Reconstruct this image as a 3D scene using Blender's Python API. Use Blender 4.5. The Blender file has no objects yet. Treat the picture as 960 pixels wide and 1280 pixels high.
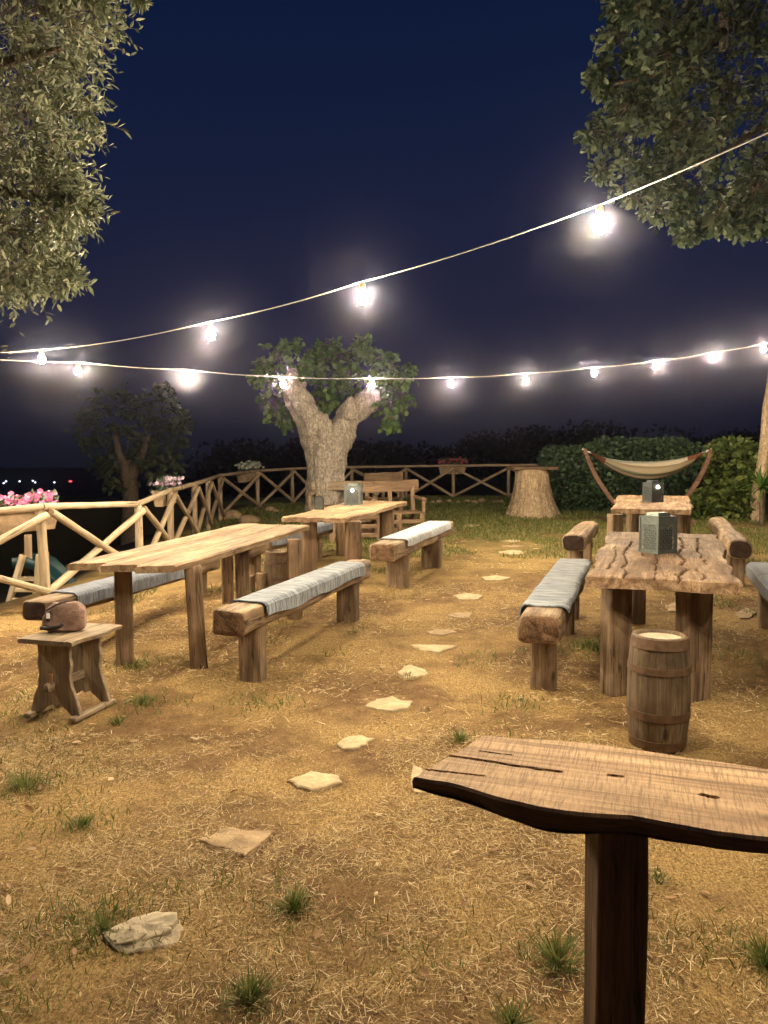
import bpy, math, random
import numpy as np
from mathutils import Vector, Matrix, noise
random.seed(7); rng = np.random.default_rng(7)
S = bpy.context.scene
C = S.collection
PI = math.pi
# ------------------------------------------------------------------ camera and measuring
F = 960.0; CH = 1.5; PITCH = math.atan(60/960)
def ray(x, y):
    u = (x-480)/F; v = (640-y)/F
    cp, sp = math.cos(PITCH), math.sin(PITCH)
    return Vector((u, cp+v*sp, v*cp-sp))
def pd(x, y, d):                       # point of the picture at distance d along +Y
    r = ray(x, y); return Vector((0, 0, CH)) + r*(d/r.y)
def pz(x, y, z):                       # point of the picture at height z
    r = ray(x, y); return Vector((0, 0, CH)) + r*((z-CH)/r.z)
def sstep(a, b, x):
    t = max(0, min(1, (x-a)/(b-a))); return t*t*(3-2*t)
FENCE = [(-5.0, 7.0), (-3.67, 8.3), (-3.3, 10.3), (-3.4, 12.2), (-3.46, 14), (-3.67, 16), (-3.84, 18), (-3.29, 20), (-2.57, 21.5),
         (-1.85, 22.5), (-.96, 23), (.67, 23.3), (2.1, 23.3), (3.76, 23.2), (5.4, 23)]
RAILY = [None, 633, 630, 613, 605, 599.5, 594.5, 588.5, 586, 584.5, 584, 583, 582, 581.5, 581]
FX = sorted((y, x) for x, y in FENCE[1:8])
def fence_x(y):
    if y < 8.3: return -3.67-(8.3-y)*1.02
    for (y0, x0), (y1, x1) in zip(FX, FX[1:]):
        if y0 <= y <= y1: return x0+(x1-x0)*(y-y0)/(y1-y0)
    return -3.29 if y < 21 else -3.29+(y-20)*1.2
def g(x, y):
    h = .025*max(0, y-5) if y > 5.6 else .025*.3*sstep(4.4, 5.6, y)*2
    h = .025*(math.sqrt((y-5)**2+.3)+(y-5))/2
    h = min(h, .47)
    h -= .17*sstep(-1.9, -3.3, x)*(1-sstep(17, 21, y))
    out = max(0, fence_x(y)-.35-x) if y < 21.5 else 0
    out2 = max(0, y-24.0) if x < 6 else max(0, y-24.0)*.0
    d = min(max(out, out2), 30)
    h -= min(.30*d*sstep(0, 1.5, d), 6.5)
    return h
def gp(x, y):                          # picture point on the ground
    z = 0
    for _ in range(12):
        p = pz(x, y, z); z = g(p.x, p.y)
    return Vector((p.x, p.y, z))
cam = bpy.data.cameras.new('camera'); camo = bpy.data.objects.new('camera', cam); C.objects.link(camo)
cam.sensor_fit = 'VERTICAL'; cam.sensor_height = 24; cam.lens = 18; cam.clip_start = .05; cam.clip_end = 6000
camo.location = (0, 0, CH); camo.rotation_euler = (PI/2-PITCH, 0, 0); S.camera = camo
S.view_settings.view_transform = 'Standard'; S.view_settings.look = 'None'
S.view_settings.exposure = 0; S.view_settings.gamma = 1; S.view_settings.use_curve_mapping = False
# ------------------------------------------------------------------ materials
class NT:
    def __init__(s, name):
        s.m = bpy.data.materials.new(name); s.m.use_nodes = True; s.t = s.m.node_tree; s.t.nodes.clear()
        s.out = s.n('ShaderNodeOutputMaterial')
    def n(s, typ, **kw):
        nd = s.t.nodes.new(typ)
        for k, v in kw.items():
            if k.startswith('i_'):
                nd.inputs[k[2:].replace('_', ' ')].default_value = v
            else: setattr(nd, k, v)
        return nd
    def l(s, a, b): s.t.links.new(a, b)
    def coords(s, scale, rnd=True, kind='Object'):
        tc = s.n('ShaderNodeTexCoord'); mp = s.n('ShaderNodeMapping'); mp.inputs['Scale'].default_value = scale
        s.l(tc.outputs[kind], mp.inputs['Vector'])
        if rnd:
            oi = s.n('ShaderNodeObjectInfo'); ml = s.n('ShaderNodeMath', operation='MULTIPLY'); ml.inputs[1].default_value = 37
            s.l(oi.outputs['Random'], ml.inputs[0]); cx = s.n('ShaderNodeCombineXYZ')
            for i in range(3): s.l(ml.outputs[0], cx.inputs[i])
            s.l(cx.outputs[0], mp.inputs['Location'])
        return mp.outputs[0]
    def noise(s, vec, scale=1, detail=6, rough=.6, dist=0):
        nd = s.n('ShaderNodeTexNoise'); nd.inputs['Scale'].default_value = scale; nd.inputs['Detail'].default_value = detail
        nd.inputs['Roughness'].default_value = rough; nd.inputs['Distortion'].default_value = dist
        s.l(vec, nd.inputs['Vector']); return nd.outputs[0]
    def ramp(s, fac, stops, interp='LINEAR'):
        r = s.n('ShaderNodeValToRGB'); cr = r.color_ramp; cr.interpolation = interp
        while len(cr.elements) < len(stops): cr.elements.new(.5)
        for e, (p, c) in zip(cr.elements, stops):
            e.position = p; e.color = (c, c, c, 1) if isinstance(c, (int, float)) else (*c, 1)
        s.l(fac, r.inputs[0]); return r.outputs[0]
    def mix(s, fac, a, b, mode='MIX'):
        m = s.n('ShaderNodeMix', data_type='RGBA', blend_type=mode)
        for sock, v in ((m.inputs[0], fac), (m.inputs[6], a), (m.inputs[7], b)):
            if hasattr(v, 'is_output'): s.l(v, sock)
            else: sock.default_value = v if isinstance(v, (int, float)) else (*v, 1)
        return m.outputs[2]
    def bsdf(s, col, rough=.7, bump=None, bs=.3, bd=.01, metal=0, spec=.3, sheen=0):
        b = s.n('ShaderNodeBsdfPrincipled')
        if hasattr(col, 'is_output'): s.l(col, b.inputs['Base Color'])
        else: b.inputs['Base Color'].default_value = (*col, 1)
        if hasattr(rough, 'is_output'): s.l(rough, b.inputs['Roughness'])
        else: b.inputs['Roughness'].default_value = rough
        b.inputs['Metallic'].default_value = metal; b.inputs['Specular IOR Level'].default_value = spec
        b.inputs['Sheen Weight'].default_value = sheen
        if bump is not None:
            bp = s.n('ShaderNodeBump'); bp.inputs['Strength'].default_value = bs; bp.inputs['Distance'].default_value = bd
            s.l(bump, bp.inputs['Height']); s.l(bp.outputs[0], b.inputs['Normal'])
        s.l(b.outputs[0], s.out.inputs[0]); return b
def wood(name, dark, mid, light, k=1., saw=0., bump=.5, rough=.72, blotch=.5):
    t = NT(name)
    a = t.noise(t.coords((1.1*k, 11*k, 11*k)), 1, 8, .62, 1.2)
    col = t.ramp(a, [(.28, dark), (.47, mid), (.68, light)])
    fine = t.noise(t.coords((4*k, 130*k, 130*k)), 1, 4, .65)
    col = t.mix(t.ramp(fine, [(.3, .55), (.55, 0)]), col, tuple(.45*c for c in dark))
    bl = t.noise(t.coords((2.2, 3.5, 3.5)), 1, 5, .65)
    col = t.mix(t.ramp(bl, [(.38, blotch), (.62, 0)]), col, tuple(.6*c for c in dark))
    knot = t.n('ShaderNodeTexVoronoi'); knot.inputs['Scale'].default_value = 1
    t.l(t.coords((2.2, 5, 5)), knot.inputs['Vector'])
    col = t.mix(t.ramp(knot.outputs['Distance'], [(.04, .85), (.10, 0)]), col, tuple(.4*c for c in dark))
    cw = t.noise(t.coords((.55*k, 16*k, 16*k)), 1, 5, .55, .35)
    cmask = t.ramp(cw, [(.485, 0), (.497, 1), (.503, 1), (.515, 0)]); csel = t.ramp(t.noise(t.coords((1.3, 3, 3)), 1, 3), [(.48, 0), (.56, 1)])
    cm = t.mix(1., cmask, csel, 'MULTIPLY')
    col = t.mix(t.mix(1., cm, (.85, .85, .85), 'MULTIPLY'), col, tuple(.15*c for c in dark))
    h = t.mix(.5, a, fine); h = t.mix(cm, h, (0., 0., 0.))
    if saw:
        sw = t.noise(t.coords((190, 11, 11)), 1, 4, .75, .6); sw2 = t.noise(t.coords((3, 3, 3)), 1, 3)
        col = t.mix(t.ramp(sw, [(.40, saw), (.52, 0)]), col, tuple(.55*c for c in dark))
        h = t.mix(.6, h, sw)
    t.bsdf(col, rough, h, bump, .012); return t.m
def endgrain(name, dark, light):
    t = NT(name)
    v = t.coords((1, 1, 1), False)
    w = t.n('ShaderNodeTexWave', wave_type='RINGS', rings_direction='X'); w.inputs['Scale'].default_value = 16
    w.inputs['Distortion'].default_value = 3.2; w.inputs['Detail'].default_value = 2; w.inputs['Detail Scale'].default_value = 6
    t.l(v, w.inputs['Vector'])
    n = t.noise(t.coords((1, 1, 1)), 14, 6, .7)
    col = t.mix(t.ramp(w.outputs['Fac'], [(.2, .1), (.8, .36)]), dark, light)
    col = t.mix(t.ramp(n, [(.36, .9), (.56, 0)]), col, tuple(.35*c for c in dark))
    t.bsdf(col, .85, n, .6, .02); return t.m
M = {}
M['pale'] = wood('pale_wood', (.20, .115, .055), (.44, .27, .13), (.60, .41, .22), blotch=.35)
M['table'] = wood('table_wood', (.15, .09, .048), (.38, .26, .148), (.57, .42, .265), k=.8, blotch=.55, bump=.8, saw=.25)
M['slab'] = wood('slab_wood', (.105, .06, .033), (.37, .24, .135), (.66, .49, .32), k=.9, saw=.45, blotch=.6, bump=.8)
M['bar'] = wood('bar_wood', (.25, .145, .068), (.56, .365, .19), (.74, .53, .30), k=.7, saw=.6, bump=.8, blotch=.4)
M['post'] = wood('post_wood', (.09, .058, .034), (.26, .18, .108), (.41, .305, .195), blotch=.6, bump=.7)
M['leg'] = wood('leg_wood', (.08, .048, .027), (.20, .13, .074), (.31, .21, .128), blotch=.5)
M['beam'] = wood('beam_wood', (.10, .064, .037), (.31, .215, .13), (.48, .365, .235), blotch=.55, bump=.8)
M['grey'] = wood('grey_wood', (.13, .10, .065), (.32, .245, .16), (.46, .365, .25), blotch=.45)
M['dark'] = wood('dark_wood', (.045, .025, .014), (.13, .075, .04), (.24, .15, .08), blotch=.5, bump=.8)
M['rail'] = wood('lit_rail_wood', (.24, .18, .11), (.42, .335, .22), (.53, .445, .32), k=.7, blotch=.2)
M['fence'] = wood('fence_wood', (.19, .135, .085), (.40, .30, .19), (.56, .44, .3), k=.7, blotch=.35)
M['barrel'] = wood('barrel_wood', (.07, .048, .028), (.19, .14, .085), (.30, .23, .15), k=1., blotch=.7)
M['red'] = wood('red_wood', (.06, .032, .02), (.14, .08, .05), (.21, .125, .08), blotch=.3)
M['end'] = endgrain('end_grain', (.13, .075, .04), (.36, .22, .12))
M['enddark'] = endgrain('end_grain_dark', (.03, .018, .012), (.10, .055, .03))
def simple(name, col, rough=.6, var=.35, sc=9, bs=.3, metal=0, spec=.3, sheen=0):
    t = NT(name); n = t.noise(t.coords((1, 1, 1)), sc, 6, .65)
    c = t.ramp(n, [(.3, tuple(x*(1-var) for x in col)), (.7, tuple(min(1, x*(1+var)) for x in col))])
    t.bsdf(c, rough, n, bs, .01, metal, spec, sheen); return t.m
M['hoop'] = simple('rusty_hoop', (.115, .07, .04), .7, .4, 22)
M['lidtop'] = simple('dusty_barrel_lid', (.42, .35, .25), .85, .35, 14)
M['zinc'] = simple('zinc_metal', (.15, .175, .165), .44, .25, 30, .15, .75, .5)
M['zincblack'] = simple('blackened_metal', (.09, .105, .105), .5, .3, 30, .2, .4, .4)
M['zincdark'] = simple('lantern_inside', (.05, .055, .05), .6, .3, 20)
M['black'] = simple('black_iron', (.015, .015, .017), .45, .3, 20)
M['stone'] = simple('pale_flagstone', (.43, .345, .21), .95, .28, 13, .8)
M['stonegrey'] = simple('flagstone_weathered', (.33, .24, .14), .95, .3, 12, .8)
M['rock'] = simple('grey_rock', (.42, .36, .25), .9, .45, 6, 1.)
M['bag'] = simple('brown_bag_fabric', (.20, .125, .095), .9, .5, 20, 1., sheen=.15)
M['bagdark'] = simple('black_bag_trim', (.02, .017, .018), .6)
M['white'] = simple('white_tag', (.75, .72, .7), .6, .05)
M['teal'] = simple('teal_plastic', (.004, .025, .03), .4, .15, 3, .05)
M['rope'] = simple('pale_cable', (.42, .41, .39), .6, .2, 40)
M['copper'] = simple('bulb_socket_brown', (.30, .13, .06), .5, .3, 30)
M['trough'] = simple('weathered_trough', (.30, .22, .14), .85, .45, 7, .5)
M['cushion'] = simple('blue_grey_cushion', (.30, .36, .40), .9, .15, 40)
def cloth(name, a, b):
    t = NT(name)
    d1 = t.noise(t.coords((75, 7, 7)), 1, 3, .6); d2 = t.noise(t.coords((3, 3, 3)), 1, 4)
    d3 = t.noise(t.coords((260, 260, 260)), 1, 2)
    col = t.mix(t.ramp(d1, [(.38, 0.), (.60, 1.)]), a, b)
    col = t.mix(t.ramp(d2, [(.3, .5), (.7, 0)]), col, a)
    h = t.mix(.5, d1, d3)
    t.bsdf(col, .95, h, .9, .006, 0, .1, .25); return t.m
M['cloth'] = cloth('woven_runner', (.05, .07, .10), (.34, .39, .43))
M['clothdark'] = cloth('woven_runner_dark', (.075, .095, .135), (.25, .285, .34))
M['clothpale'] = cloth('woven_runner_pale', (.19, .215, .25), (.50, .53, .54))
def hammock_mat():
    t = NT('striped_hammock'); tc = t.n('ShaderNodeUVMap'); sx = t.n('ShaderNodeSeparateXYZ'); t.l(tc.outputs[0], sx.inputs[0])
    c = t.ramp(sx.outputs[1], [(0, (.62, .52, .36)), (.14, (.30, .32, .24)), (.22, (.62, .54, .40)), (.36, (.22, .13, .08)), (.42, (.60, .53, .40)),
                               (.56, (.34, .36, .28)), (.64, (.62, .54, .40)), (.78, (.20, .12, .08)), (.84, (.60, .52, .38)), (.95, (.33, .34, .27))], 'CONSTANT')
    e = t.ramp(sx.outputs[0], [(0, 1), (.115, 0), (.885, 1)], 'CONSTANT')
    c = t.mix(e, c, (.22, .085, .045)); n = t.noise(t.coords((90, 90, 90)), 1, 3)
    c = t.mix(.0, c, c); hs = t.n('ShaderNodeHueSaturation'); hs.inputs['Value'].default_value = .62; t.l(c, hs.inputs['Color']); t.bsdf(hs.outputs[0], .95, n, .4, .01, 0, .1); return t.m
M['hammock'] = hammock_mat()
def bark(name, dark, light, vs=(9, 9, 1.6)):
    t = NT(name); a = t.noise(t.coords(vs), 1.6, 8, .65, .8); b = t.noise(t.coords((9, 9, 9)), 2.2, 6, .7)
    v = t.n('ShaderNodeTexVoronoi', feature='DISTANCE_TO_EDGE'); v.inputs['Scale'].default_value = 2.2; t.l(t.coords(vs), v.inputs['Vector'])
    c = t.ramp(a, [(.3, dark), (.68, light)])
    c = t.mix(t.ramp(b, [(.34, .7), (.58, 0)]), c, tuple(.5*x for x in dark))
    c = t.mix(t.ramp(v.outputs['Distance'], [(0., .6), (.10, 0)]), c, tuple(.4*x for x in dark))
    h = t.mix(.5, a, v.outputs['Distance']); t.bsdf(c, .9, h, 1., .05); return t.m
M['bark'] = bark('mulberry_bark', (.20, .17, .135), (.52, .46, .38), (11, 11, 2))
M['barkdark'] = bark('dark_bark', (.08, .06, .04), (.2, .16, .11))
M['stump'] = bark('stump_wood', (.30, .20, .11), (.76, .61, .41), (15, 15, 1.))
def leafmat(name, cols, trans=.35, rough=.55, spec=.35):
    t = NT(name); gm = t.n('ShaderNodeNewGeometry')
    st = [(i/(max(1, len(cols)-1)), c) for i, c in enumerate(cols)]
    col = t.ramp(gm.outputs['Random Per Island'], st)
    b = t.bsdf(col, rough, spec=spec)
    tr = t.n('ShaderNodeBsdfTranslucent'); t.l(col, tr.inputs[0]); ms = t.n('ShaderNodeMixShader'); ms.inputs[0].default_value = trans
    t.l(b.outputs[0], ms.inputs[1]); t.l(tr.outputs[0], ms.inputs[2]); t.l(ms.outputs[0], t.out.inputs[0]); return t.m
M['olive'] = leafmat('evergreen_leaves', [(.05, .066, .036), (.095, .118, .066), (.17, .195, .115), (.33, .35, .22)], .25)
M['oak'] = leafmat('oak_leaves', [(.022, .04, .026), (.05, .078, .046), (.088, .122, .072), (.18, .215, .125)], .3)
M['mulb'] = leafmat('mulberry_leaves', [(.035, .08, .022), (.065, .13, .038), (.10, .18, .05), (.15, .23, .08)], .4)
M['darkleaf'] = leafmat('dark_tree_leaves', [(.035, .045, .025), (.055, .075, .04), (.075, .1, .055)], .3)
M['hedge'] = leafmat('hedge_leaves', [(.04, .075, .038), (.065, .115, .055), (.11, .17, .085)], .3)
M['bush'] = leafmat('bush_leaves', [(.065, .11, .03), (.12, .175, .042), (.22, .26, .07)], .4)
M['woods'] = leafmat('distant_woods_leaves', [(.012, .016, .014), (.02, .026, .02)], .05, 1., 0.)
M['grass'] = leafmat('green_grass', [(.06, .10, .022), (.12, .155, .04), (.19, .21, .06), (.36, .32, .13)], .35)
M['yucca'] = leafmat('bright_plant_leaves', [(.07, .16, .03), (.14, .26, .05)], .4)
M['straw'] = leafmat('dry_straw', [(.09, .05, .022), (.24, .155, .064), (.44, .31, .13), (.64, .49, .24), (.82, .70, .44)], .15, .7)
M['litter'] = leafmat('dead_leaves', [(.20, .10, .05), (.36, .22, .11), (.55, .42, .26), (.30, .15, .07)], .2, .7)
M['pink'] = leafmat('pink_petals', [(.42, .07, .22), (.55, .16, .34), (.66, .32, .48)], .3)
M['purplewhite'] = leafmat('purple_white_petals', [(.20, .08, .25), (.65, .6, .68), (.35, .15, .3), (.7, .66, .7)], .3)
M['whitepet'] = leafmat('white_petals', [(.5, .5, .45), (.62, .62, .56), (.2, .26, .12)], .3)
M['redpet'] = leafmat('red_petals', [(.45, .05, .08), (.5, .10, .16)], .3)
def emis(name, col, st):
    t = NT(name); e = t.n('ShaderNodeEmission'); e.inputs[0].default_value = (*col, 1); e.inputs[1].default_value = st
    t.l(e.outputs[0], t.out.inputs[0]); return t.m
BULB_W = 5400
M['bulb'] = emis('lit_bulb', (1., .79, .535), BULB_W)
M['candle'] = emis('lantern_light', (1., .86, .66), 25)
M['lampw'] = emis('distant_white_lamp', (.8, .86, 1.), 3.5)
M['lampr'] = emis('distant_red_lamp', (1., .10, .12), 3.)
def ground_mat():
    t = NT('dry_straw_ground')
    v = t.coords((1, 1, 1), False)
    a = t.noise(v, 1.1, 7, .65); b = t.noise(v, 7, 8, .7); c = t.noise(v, 85, 8, .8); d = t.noise(v, .35, 4, .5)
    s1 = t.noise(t.coords((160, 40, 60), False), 1, 4, .7, 1.5)
    dirt = t.ramp(b, [(.3, (.13, .078, .036)), (.7, (.31, .195, .092))])
    straw = t.ramp(s1, [(.32, (.14, .09, .04)), (.5, (.43, .29, .115)), (.68, (.76, .56, .25))])
    col = t.mix(t.ramp(a, [(.43, 0.03), (.56, .92)]), dirt, straw)
    col = t.mix(t.ramp(c, [(.38, .9), (.54, 0)]), col, (.075, .047, .022))
    # greener away from the path, unlit dark beyond the fence put into the colour
    sp = t.n('ShaderNodeSeparateXYZ'); t.l(v, sp.inputs[0])
    mr = t.n('ShaderNodeMapRange'); mr.inputs[1].default_value = 8; mr.inputs[2].default_value = 14; t.l(sp.outputs[1], mr.inputs[0])
    gm = t.n('ShaderNodeMath', operation='MULTIPLY'); t.l(mr.outputs[0], gm.inputs[0]); t.l(t.ramp(b, [(.40, 0), (.55, 1)]), gm.inputs[1])
    col = t.mix(gm.outputs[0], col, (.19, .165, .065))
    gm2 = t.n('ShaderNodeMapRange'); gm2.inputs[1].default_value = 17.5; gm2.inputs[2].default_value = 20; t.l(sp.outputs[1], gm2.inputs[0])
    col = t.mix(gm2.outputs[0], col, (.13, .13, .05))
    gx = t.n('ShaderNodeMapRange'); gx.inputs[1].default_value = -4.; gx.inputs[2].default_value = -4.6; t.l(sp.outputs[0], gx.inputs[0])
    col = t.mix(gx.outputs[0], col, (.045, .04, .025))
    h = t.mix(.5, c, s1); t.bsdf(col, .95, h, .9, .02, 0, .1); return t.m
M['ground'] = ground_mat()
# ------------------------------------------------------------------ object helpers
def I(*v): return Matrix.Translation(v)
def mk(name, vs, fs, mats, parent=None, mat=None, fm=None, smooth=False, uv=None):
    me = bpy.data.meshes.new(name); me.from_pydata([tuple(v) for v in vs] if not isinstance(vs, np.ndarray) else vs.tolist(), [], fs if not isinstance(fs, np.ndarray) else fs.tolist())
    for m in (mats if isinstance(mats, (list, tuple)) else [mats]): me.materials.append(m)
    if fm: me.polygons.foreach_set('material_index', fm)
    if smooth: me.polygons.foreach_set('use_smooth', [True]*len(me.polygons))
    if uv is not None:
        ul = me.uv_layers.new()
        for lp in me.loops: ul.data[lp.index].uv = uv[lp.vertex_index]
    me.update()
    o = bpy.data.objects.new(name, me); C.objects.link(o)
    mat = mat or Matrix()
    if parent is not None:
        o.parent = parent; o.matrix_basis = Matrix.Translation(parent.location).inverted() @ mat if parent.type == 'EMPTY' else PM[parent.name].inverted() @ mat
    else: o.matrix_basis = mat
    PM[o.name] = mat.copy()
    return o
PM = {}
def tag(o, label, cat=None, group=None, kind=None):
    o['label'] = label
    if cat: o['category'] = cat
    if group: o['group'] = group
    if kind: o['kind'] = kind
    return o
def root(name, loc, label, cat, group=None):
    o = bpy.data.objects.new(name, None); C.objects.link(o); o.location = loc; o.empty_display_size = .1
    PM[o.name] = Matrix.Translation(loc); return tag(o, label, cat, group)
def frame(a, b, up=Vector((0, 0, 1))):           # local X from a to b
    a = Vector(a); b = Vector(b); x = (b-a).normalized()
    if abs(x.dot(up)) > .98: up = Vector((0, 1, 0))
    y = up.cross(x).normalized(); z = x.cross(y)
    m = Matrix((x, y, z)).transposed().to_4x4(); m.translation = a
    return m, (b-a).length
sid = [0]
def seed(): sid[0] += 17.37; return Vector((sid[0], sid[0]*.7, -sid[0]*.3))
def sweep(L, w, h, n=6., seg=16, npr=20, jit=.006, groove=.0, taper=(1, 1), capin=.008, bow=0., bowy=0.):
    sd = seed(); vs = []; fs = []; fm = []
    xs = [0, capin]+[capin+(L-2*capin)*i/seg for i in range(1, seg)]+[L-capin, L]
    for k, x in enumerate(xs):
        sc = 1-(.10 if k in (0, len(xs)-1) else 0); t = x/L; tp = taper[0]+(taper[1]-taper[0])*t
        for j in range(npr):
            an = 2*PI*(j+.5)/npr; c, s = math.cos(an), math.sin(an)
            y = math.copysign(abs(c)**(2/n), c)*w/2*tp*sc; z = math.copysign(abs(s)**(2/n), s)*h/2*tp*sc
            q = Vector((x*2.5, y*7, z*7))+sd
            dn = noise.noise(q)*jit+noise.noise(q*3.1)*jit*.4
            if groove: dn -= max(0, noise.noise(Vector((x*.6, y*26, z*26))+sd)-.12)*groove
            r = math.hypot(y, z) or 1
            bz = bow*math.sin(PI*t)+noise.noise(Vector((x*1.1, 3, 1))+sd)*jit*1.2
            by = bowy*math.sin(PI*t)+noise.noise(Vector((x*1.1, 9, 5))+sd)*jit*1.2
            vs.append(Vector((x+(noise.noise(q*2)*jit if k in (0, len(xs)-1) else 0), y+y/r*dn+by, z+z/r*dn+bz)))
    for k in range(len(xs)-1):
        for j in range(npr):
            a = k*npr+j; b = k*npr+(j+1) % npr; fs.append((a, b, b+npr, a+npr)); fm.append(0)
    for k, fl in ((0, True), (len(xs)-1, False)):
        rg = [vs[k*npr+j] for j in range(npr)]; ce = sum(rg, Vector())/npr; base = len(vs)
        for p in rg: vs.append(ce.lerp(p, .55)+Vector((noise.noise(p*30)*jit*.6, 0, 0)))
        vs.append(ce); ci = len(vs)-1
        for j in range(npr):
            j2 = (j+1) % npr; q = (k*npr+j, base+j, base+j2, k*npr+j2); tr = (base+j, ci, base+j2)
            if not fl: q = q[::-1]; tr = tr[::-1]
            fs.append(q); fm.append(1); fs.append(tr); fm.append(1)
    return vs, fs, fm
def beam(name, a, b, w, h, mat, end, parent=None, roll=0., **kw):
    m, L = frame(a, b); vs, fs, fm = sweep(L, w, h, **kw)
    if roll: m = m @ Matrix.Rotation(roll, 4, 'X')
    o = mk(name, vs, fs, [M[mat], M[end]], parent, m, fm, True)
    return o
def post(name, x, y, z0, z1, w, d, mat, end, parent=None, rot=0., lean=(0, 0), **kw):   # upright, local X up
    a = Vector((x, y, z0)); b = Vector((x+lean[0], y+lean[1], z1)); xx = (b-a).normalized()
    yy = Vector((math.cos(rot), math.sin(rot), 0)); zz = xx.cross(yy).normalized(); yy = zz.cross(xx)
    m = Matrix((xx, yy, zz)).transposed().to_4x4(); m.translation = a
    vs, fs, fm = sweep((b-a).length, w, d, **kw)
    return mk(name, vs, fs, [M[mat], M[end]], parent, m, fm, True)
def slab(L, left, right, T, nx=80, ny=40, cracks=(), und=.004, endl=None, endr=None, seedv=None, under=None, crw=False):
    """board with free edges; local X along, Y across, top at z=0"""
    sd = seedv or seed(); vs = []; fs = []; fm = []; dk = set(); cw = 1. if crw else .25
    def P(i, j, z):
        t = i/nx; x0 = endl(j/ny) if endl else 0; x1 = L+(endr(j/ny) if endr else 0); x = x0+(x1-x0)*t
        yl, yr = left(x/L), right(x/L); y = yl+(yr-yl)*j/ny
        return x, y, z
    for i in range(nx+1):
        for j in range(ny+1):
            x, y, z = P(i, j, 0)
            z += noise.noise(Vector((x*3, y*9, 0))+sd)*und
            e = min(j, ny-j)
            if e == 0: z -= T*.22
            if i in (0, nx): z -= T*.1
            xq = x+noise.noise(Vector((x*9, y*9, 2))+sd)*.012*cw; yq = y+(noise.noise(Vector((x*9, y*9, 6))+sd)*.02+noise.noise(Vector((x*30, y*30, 6))+sd)*.007)*cw
            for pts, w, dp in cracks:
                best = 9; x0_, y0_ = x, y; x, y = xq, yq
                for (ax, ay), (bx, by) in zip(pts, pts[1:]):
                    ex, ey = bx-ax, by-ay; tt = max(0, min(1, ((x-ax)*ex+(y-ay)*ey)/(ex*ex+ey*ey)))
                    best = min(best, math.hypot(x-ax-ex*tt, y-ay-ey*tt))
                x, y = x0_, y0_
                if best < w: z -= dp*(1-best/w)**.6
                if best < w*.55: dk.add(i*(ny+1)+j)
            vs.append((x, y, z))
    nt = len(vs)
    for i in range(nx+1):
        for j in range(ny+1):
            x, y, z = P(i, j, -T)
            if j in (0, ny):
                wv = noise.noise(Vector((x*6, j, 5))+sd)*.012; y += (.25*T*(1 if j == 0 else -1))+wv
            th = under(x/L, j/ny) if under else 0
            vs.append((x, y, z-th))
    W = ny+1
    for i in range(nx):
        for j in range(ny):
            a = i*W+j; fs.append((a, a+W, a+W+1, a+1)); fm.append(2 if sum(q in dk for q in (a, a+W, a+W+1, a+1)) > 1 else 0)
            a += nt; fs.append((a, a+1, a+W+1, a+W)); fm.append(0)
    for i in range(nx):
        a = i*W; fs.append((a, a+nt, a+nt+W, a+W)); fm.append(0)
        a = i*W+ny; fs.append((a, a+W, a+W+nt, a+nt)); fm.append(0)
    for j in range(ny):
        a = j; fs.append((a, a+1, a+1+nt, a+nt)); fm.append(1)
        a = nx*W+j; fs.append((a, a+nt, a+nt+1, a+1)); fm.append(1)
    return vs, fs, fm
def merge(parts):
    V = []; Fc = []; G = []
    for v, f, m in parts:
        o = len(V); V += list(v); Fc += [tuple(i+o for i in q) for q in f]; G += list(m)
    return V, Fc, G
def lathe(prof, n=24, wob=0.):
    vs = []; fs = []
    for r, z in prof:
        for j in range(n):
            a = 2*PI*j/n; vs.append((r*math.cos(a), r*math.sin(a), z))
    for k in range(len(prof)-1):
        for j in range(n):
            a = k*n+j; b = k*n+(j+1) % n; fs.append((a, b, b+n, a+n))
    return vs, fs
def tube(pts, r, n=6):
    vs = []; fs = []
    pts = [Vector(p) for p in pts]; R = r if callable(r) else (lambda t: r)
    up = Vector((0, 0, 1))
    for k, p in enumerate(pts):
        d = (pts[min(k+1, len(pts)-1)]-pts[max(k-1, 0)]).normalized()
        u = d.cross(up if abs(d.z) < .95 else Vector((1, 0, 0))).normalized(); v = d.cross(u)
        rr = R(k/(len(pts)-1))
        for j in range(n):
            a = 2*PI*j/n; vs.append(p+u*math.cos(a)*rr+v*math.sin(a)*rr)
    for k in range(len(pts)-1):
        for j in range(n):
            a = k*n+j; b = k*n+(j+1) % n; fs.append((a, b, b+n, a+n))
    fs.append(tuple(range(n))[::-1]); fs.append(tuple((len(pts)-1)*n+j for j in range(n)))
    return vs, fs
def box(sx, sy, sz, c=(0, 0, 0), tp=1.):
    vs = [Vector((c[0]+x*sx/2*(tp if z < 0 else 1), c[1]+y*sy/2*(tp if z < 0 else 1), c[2]+z*sz/2)) for z in (-1, 1) for y in (-1, 1) for x in (-1, 1)]
    return vs, [(0, 2, 3, 1), (4, 5, 7, 6), (0, 1, 5, 4), (2, 6, 7, 3), (0, 4, 6, 2), (1, 3, 7, 5)]
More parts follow.
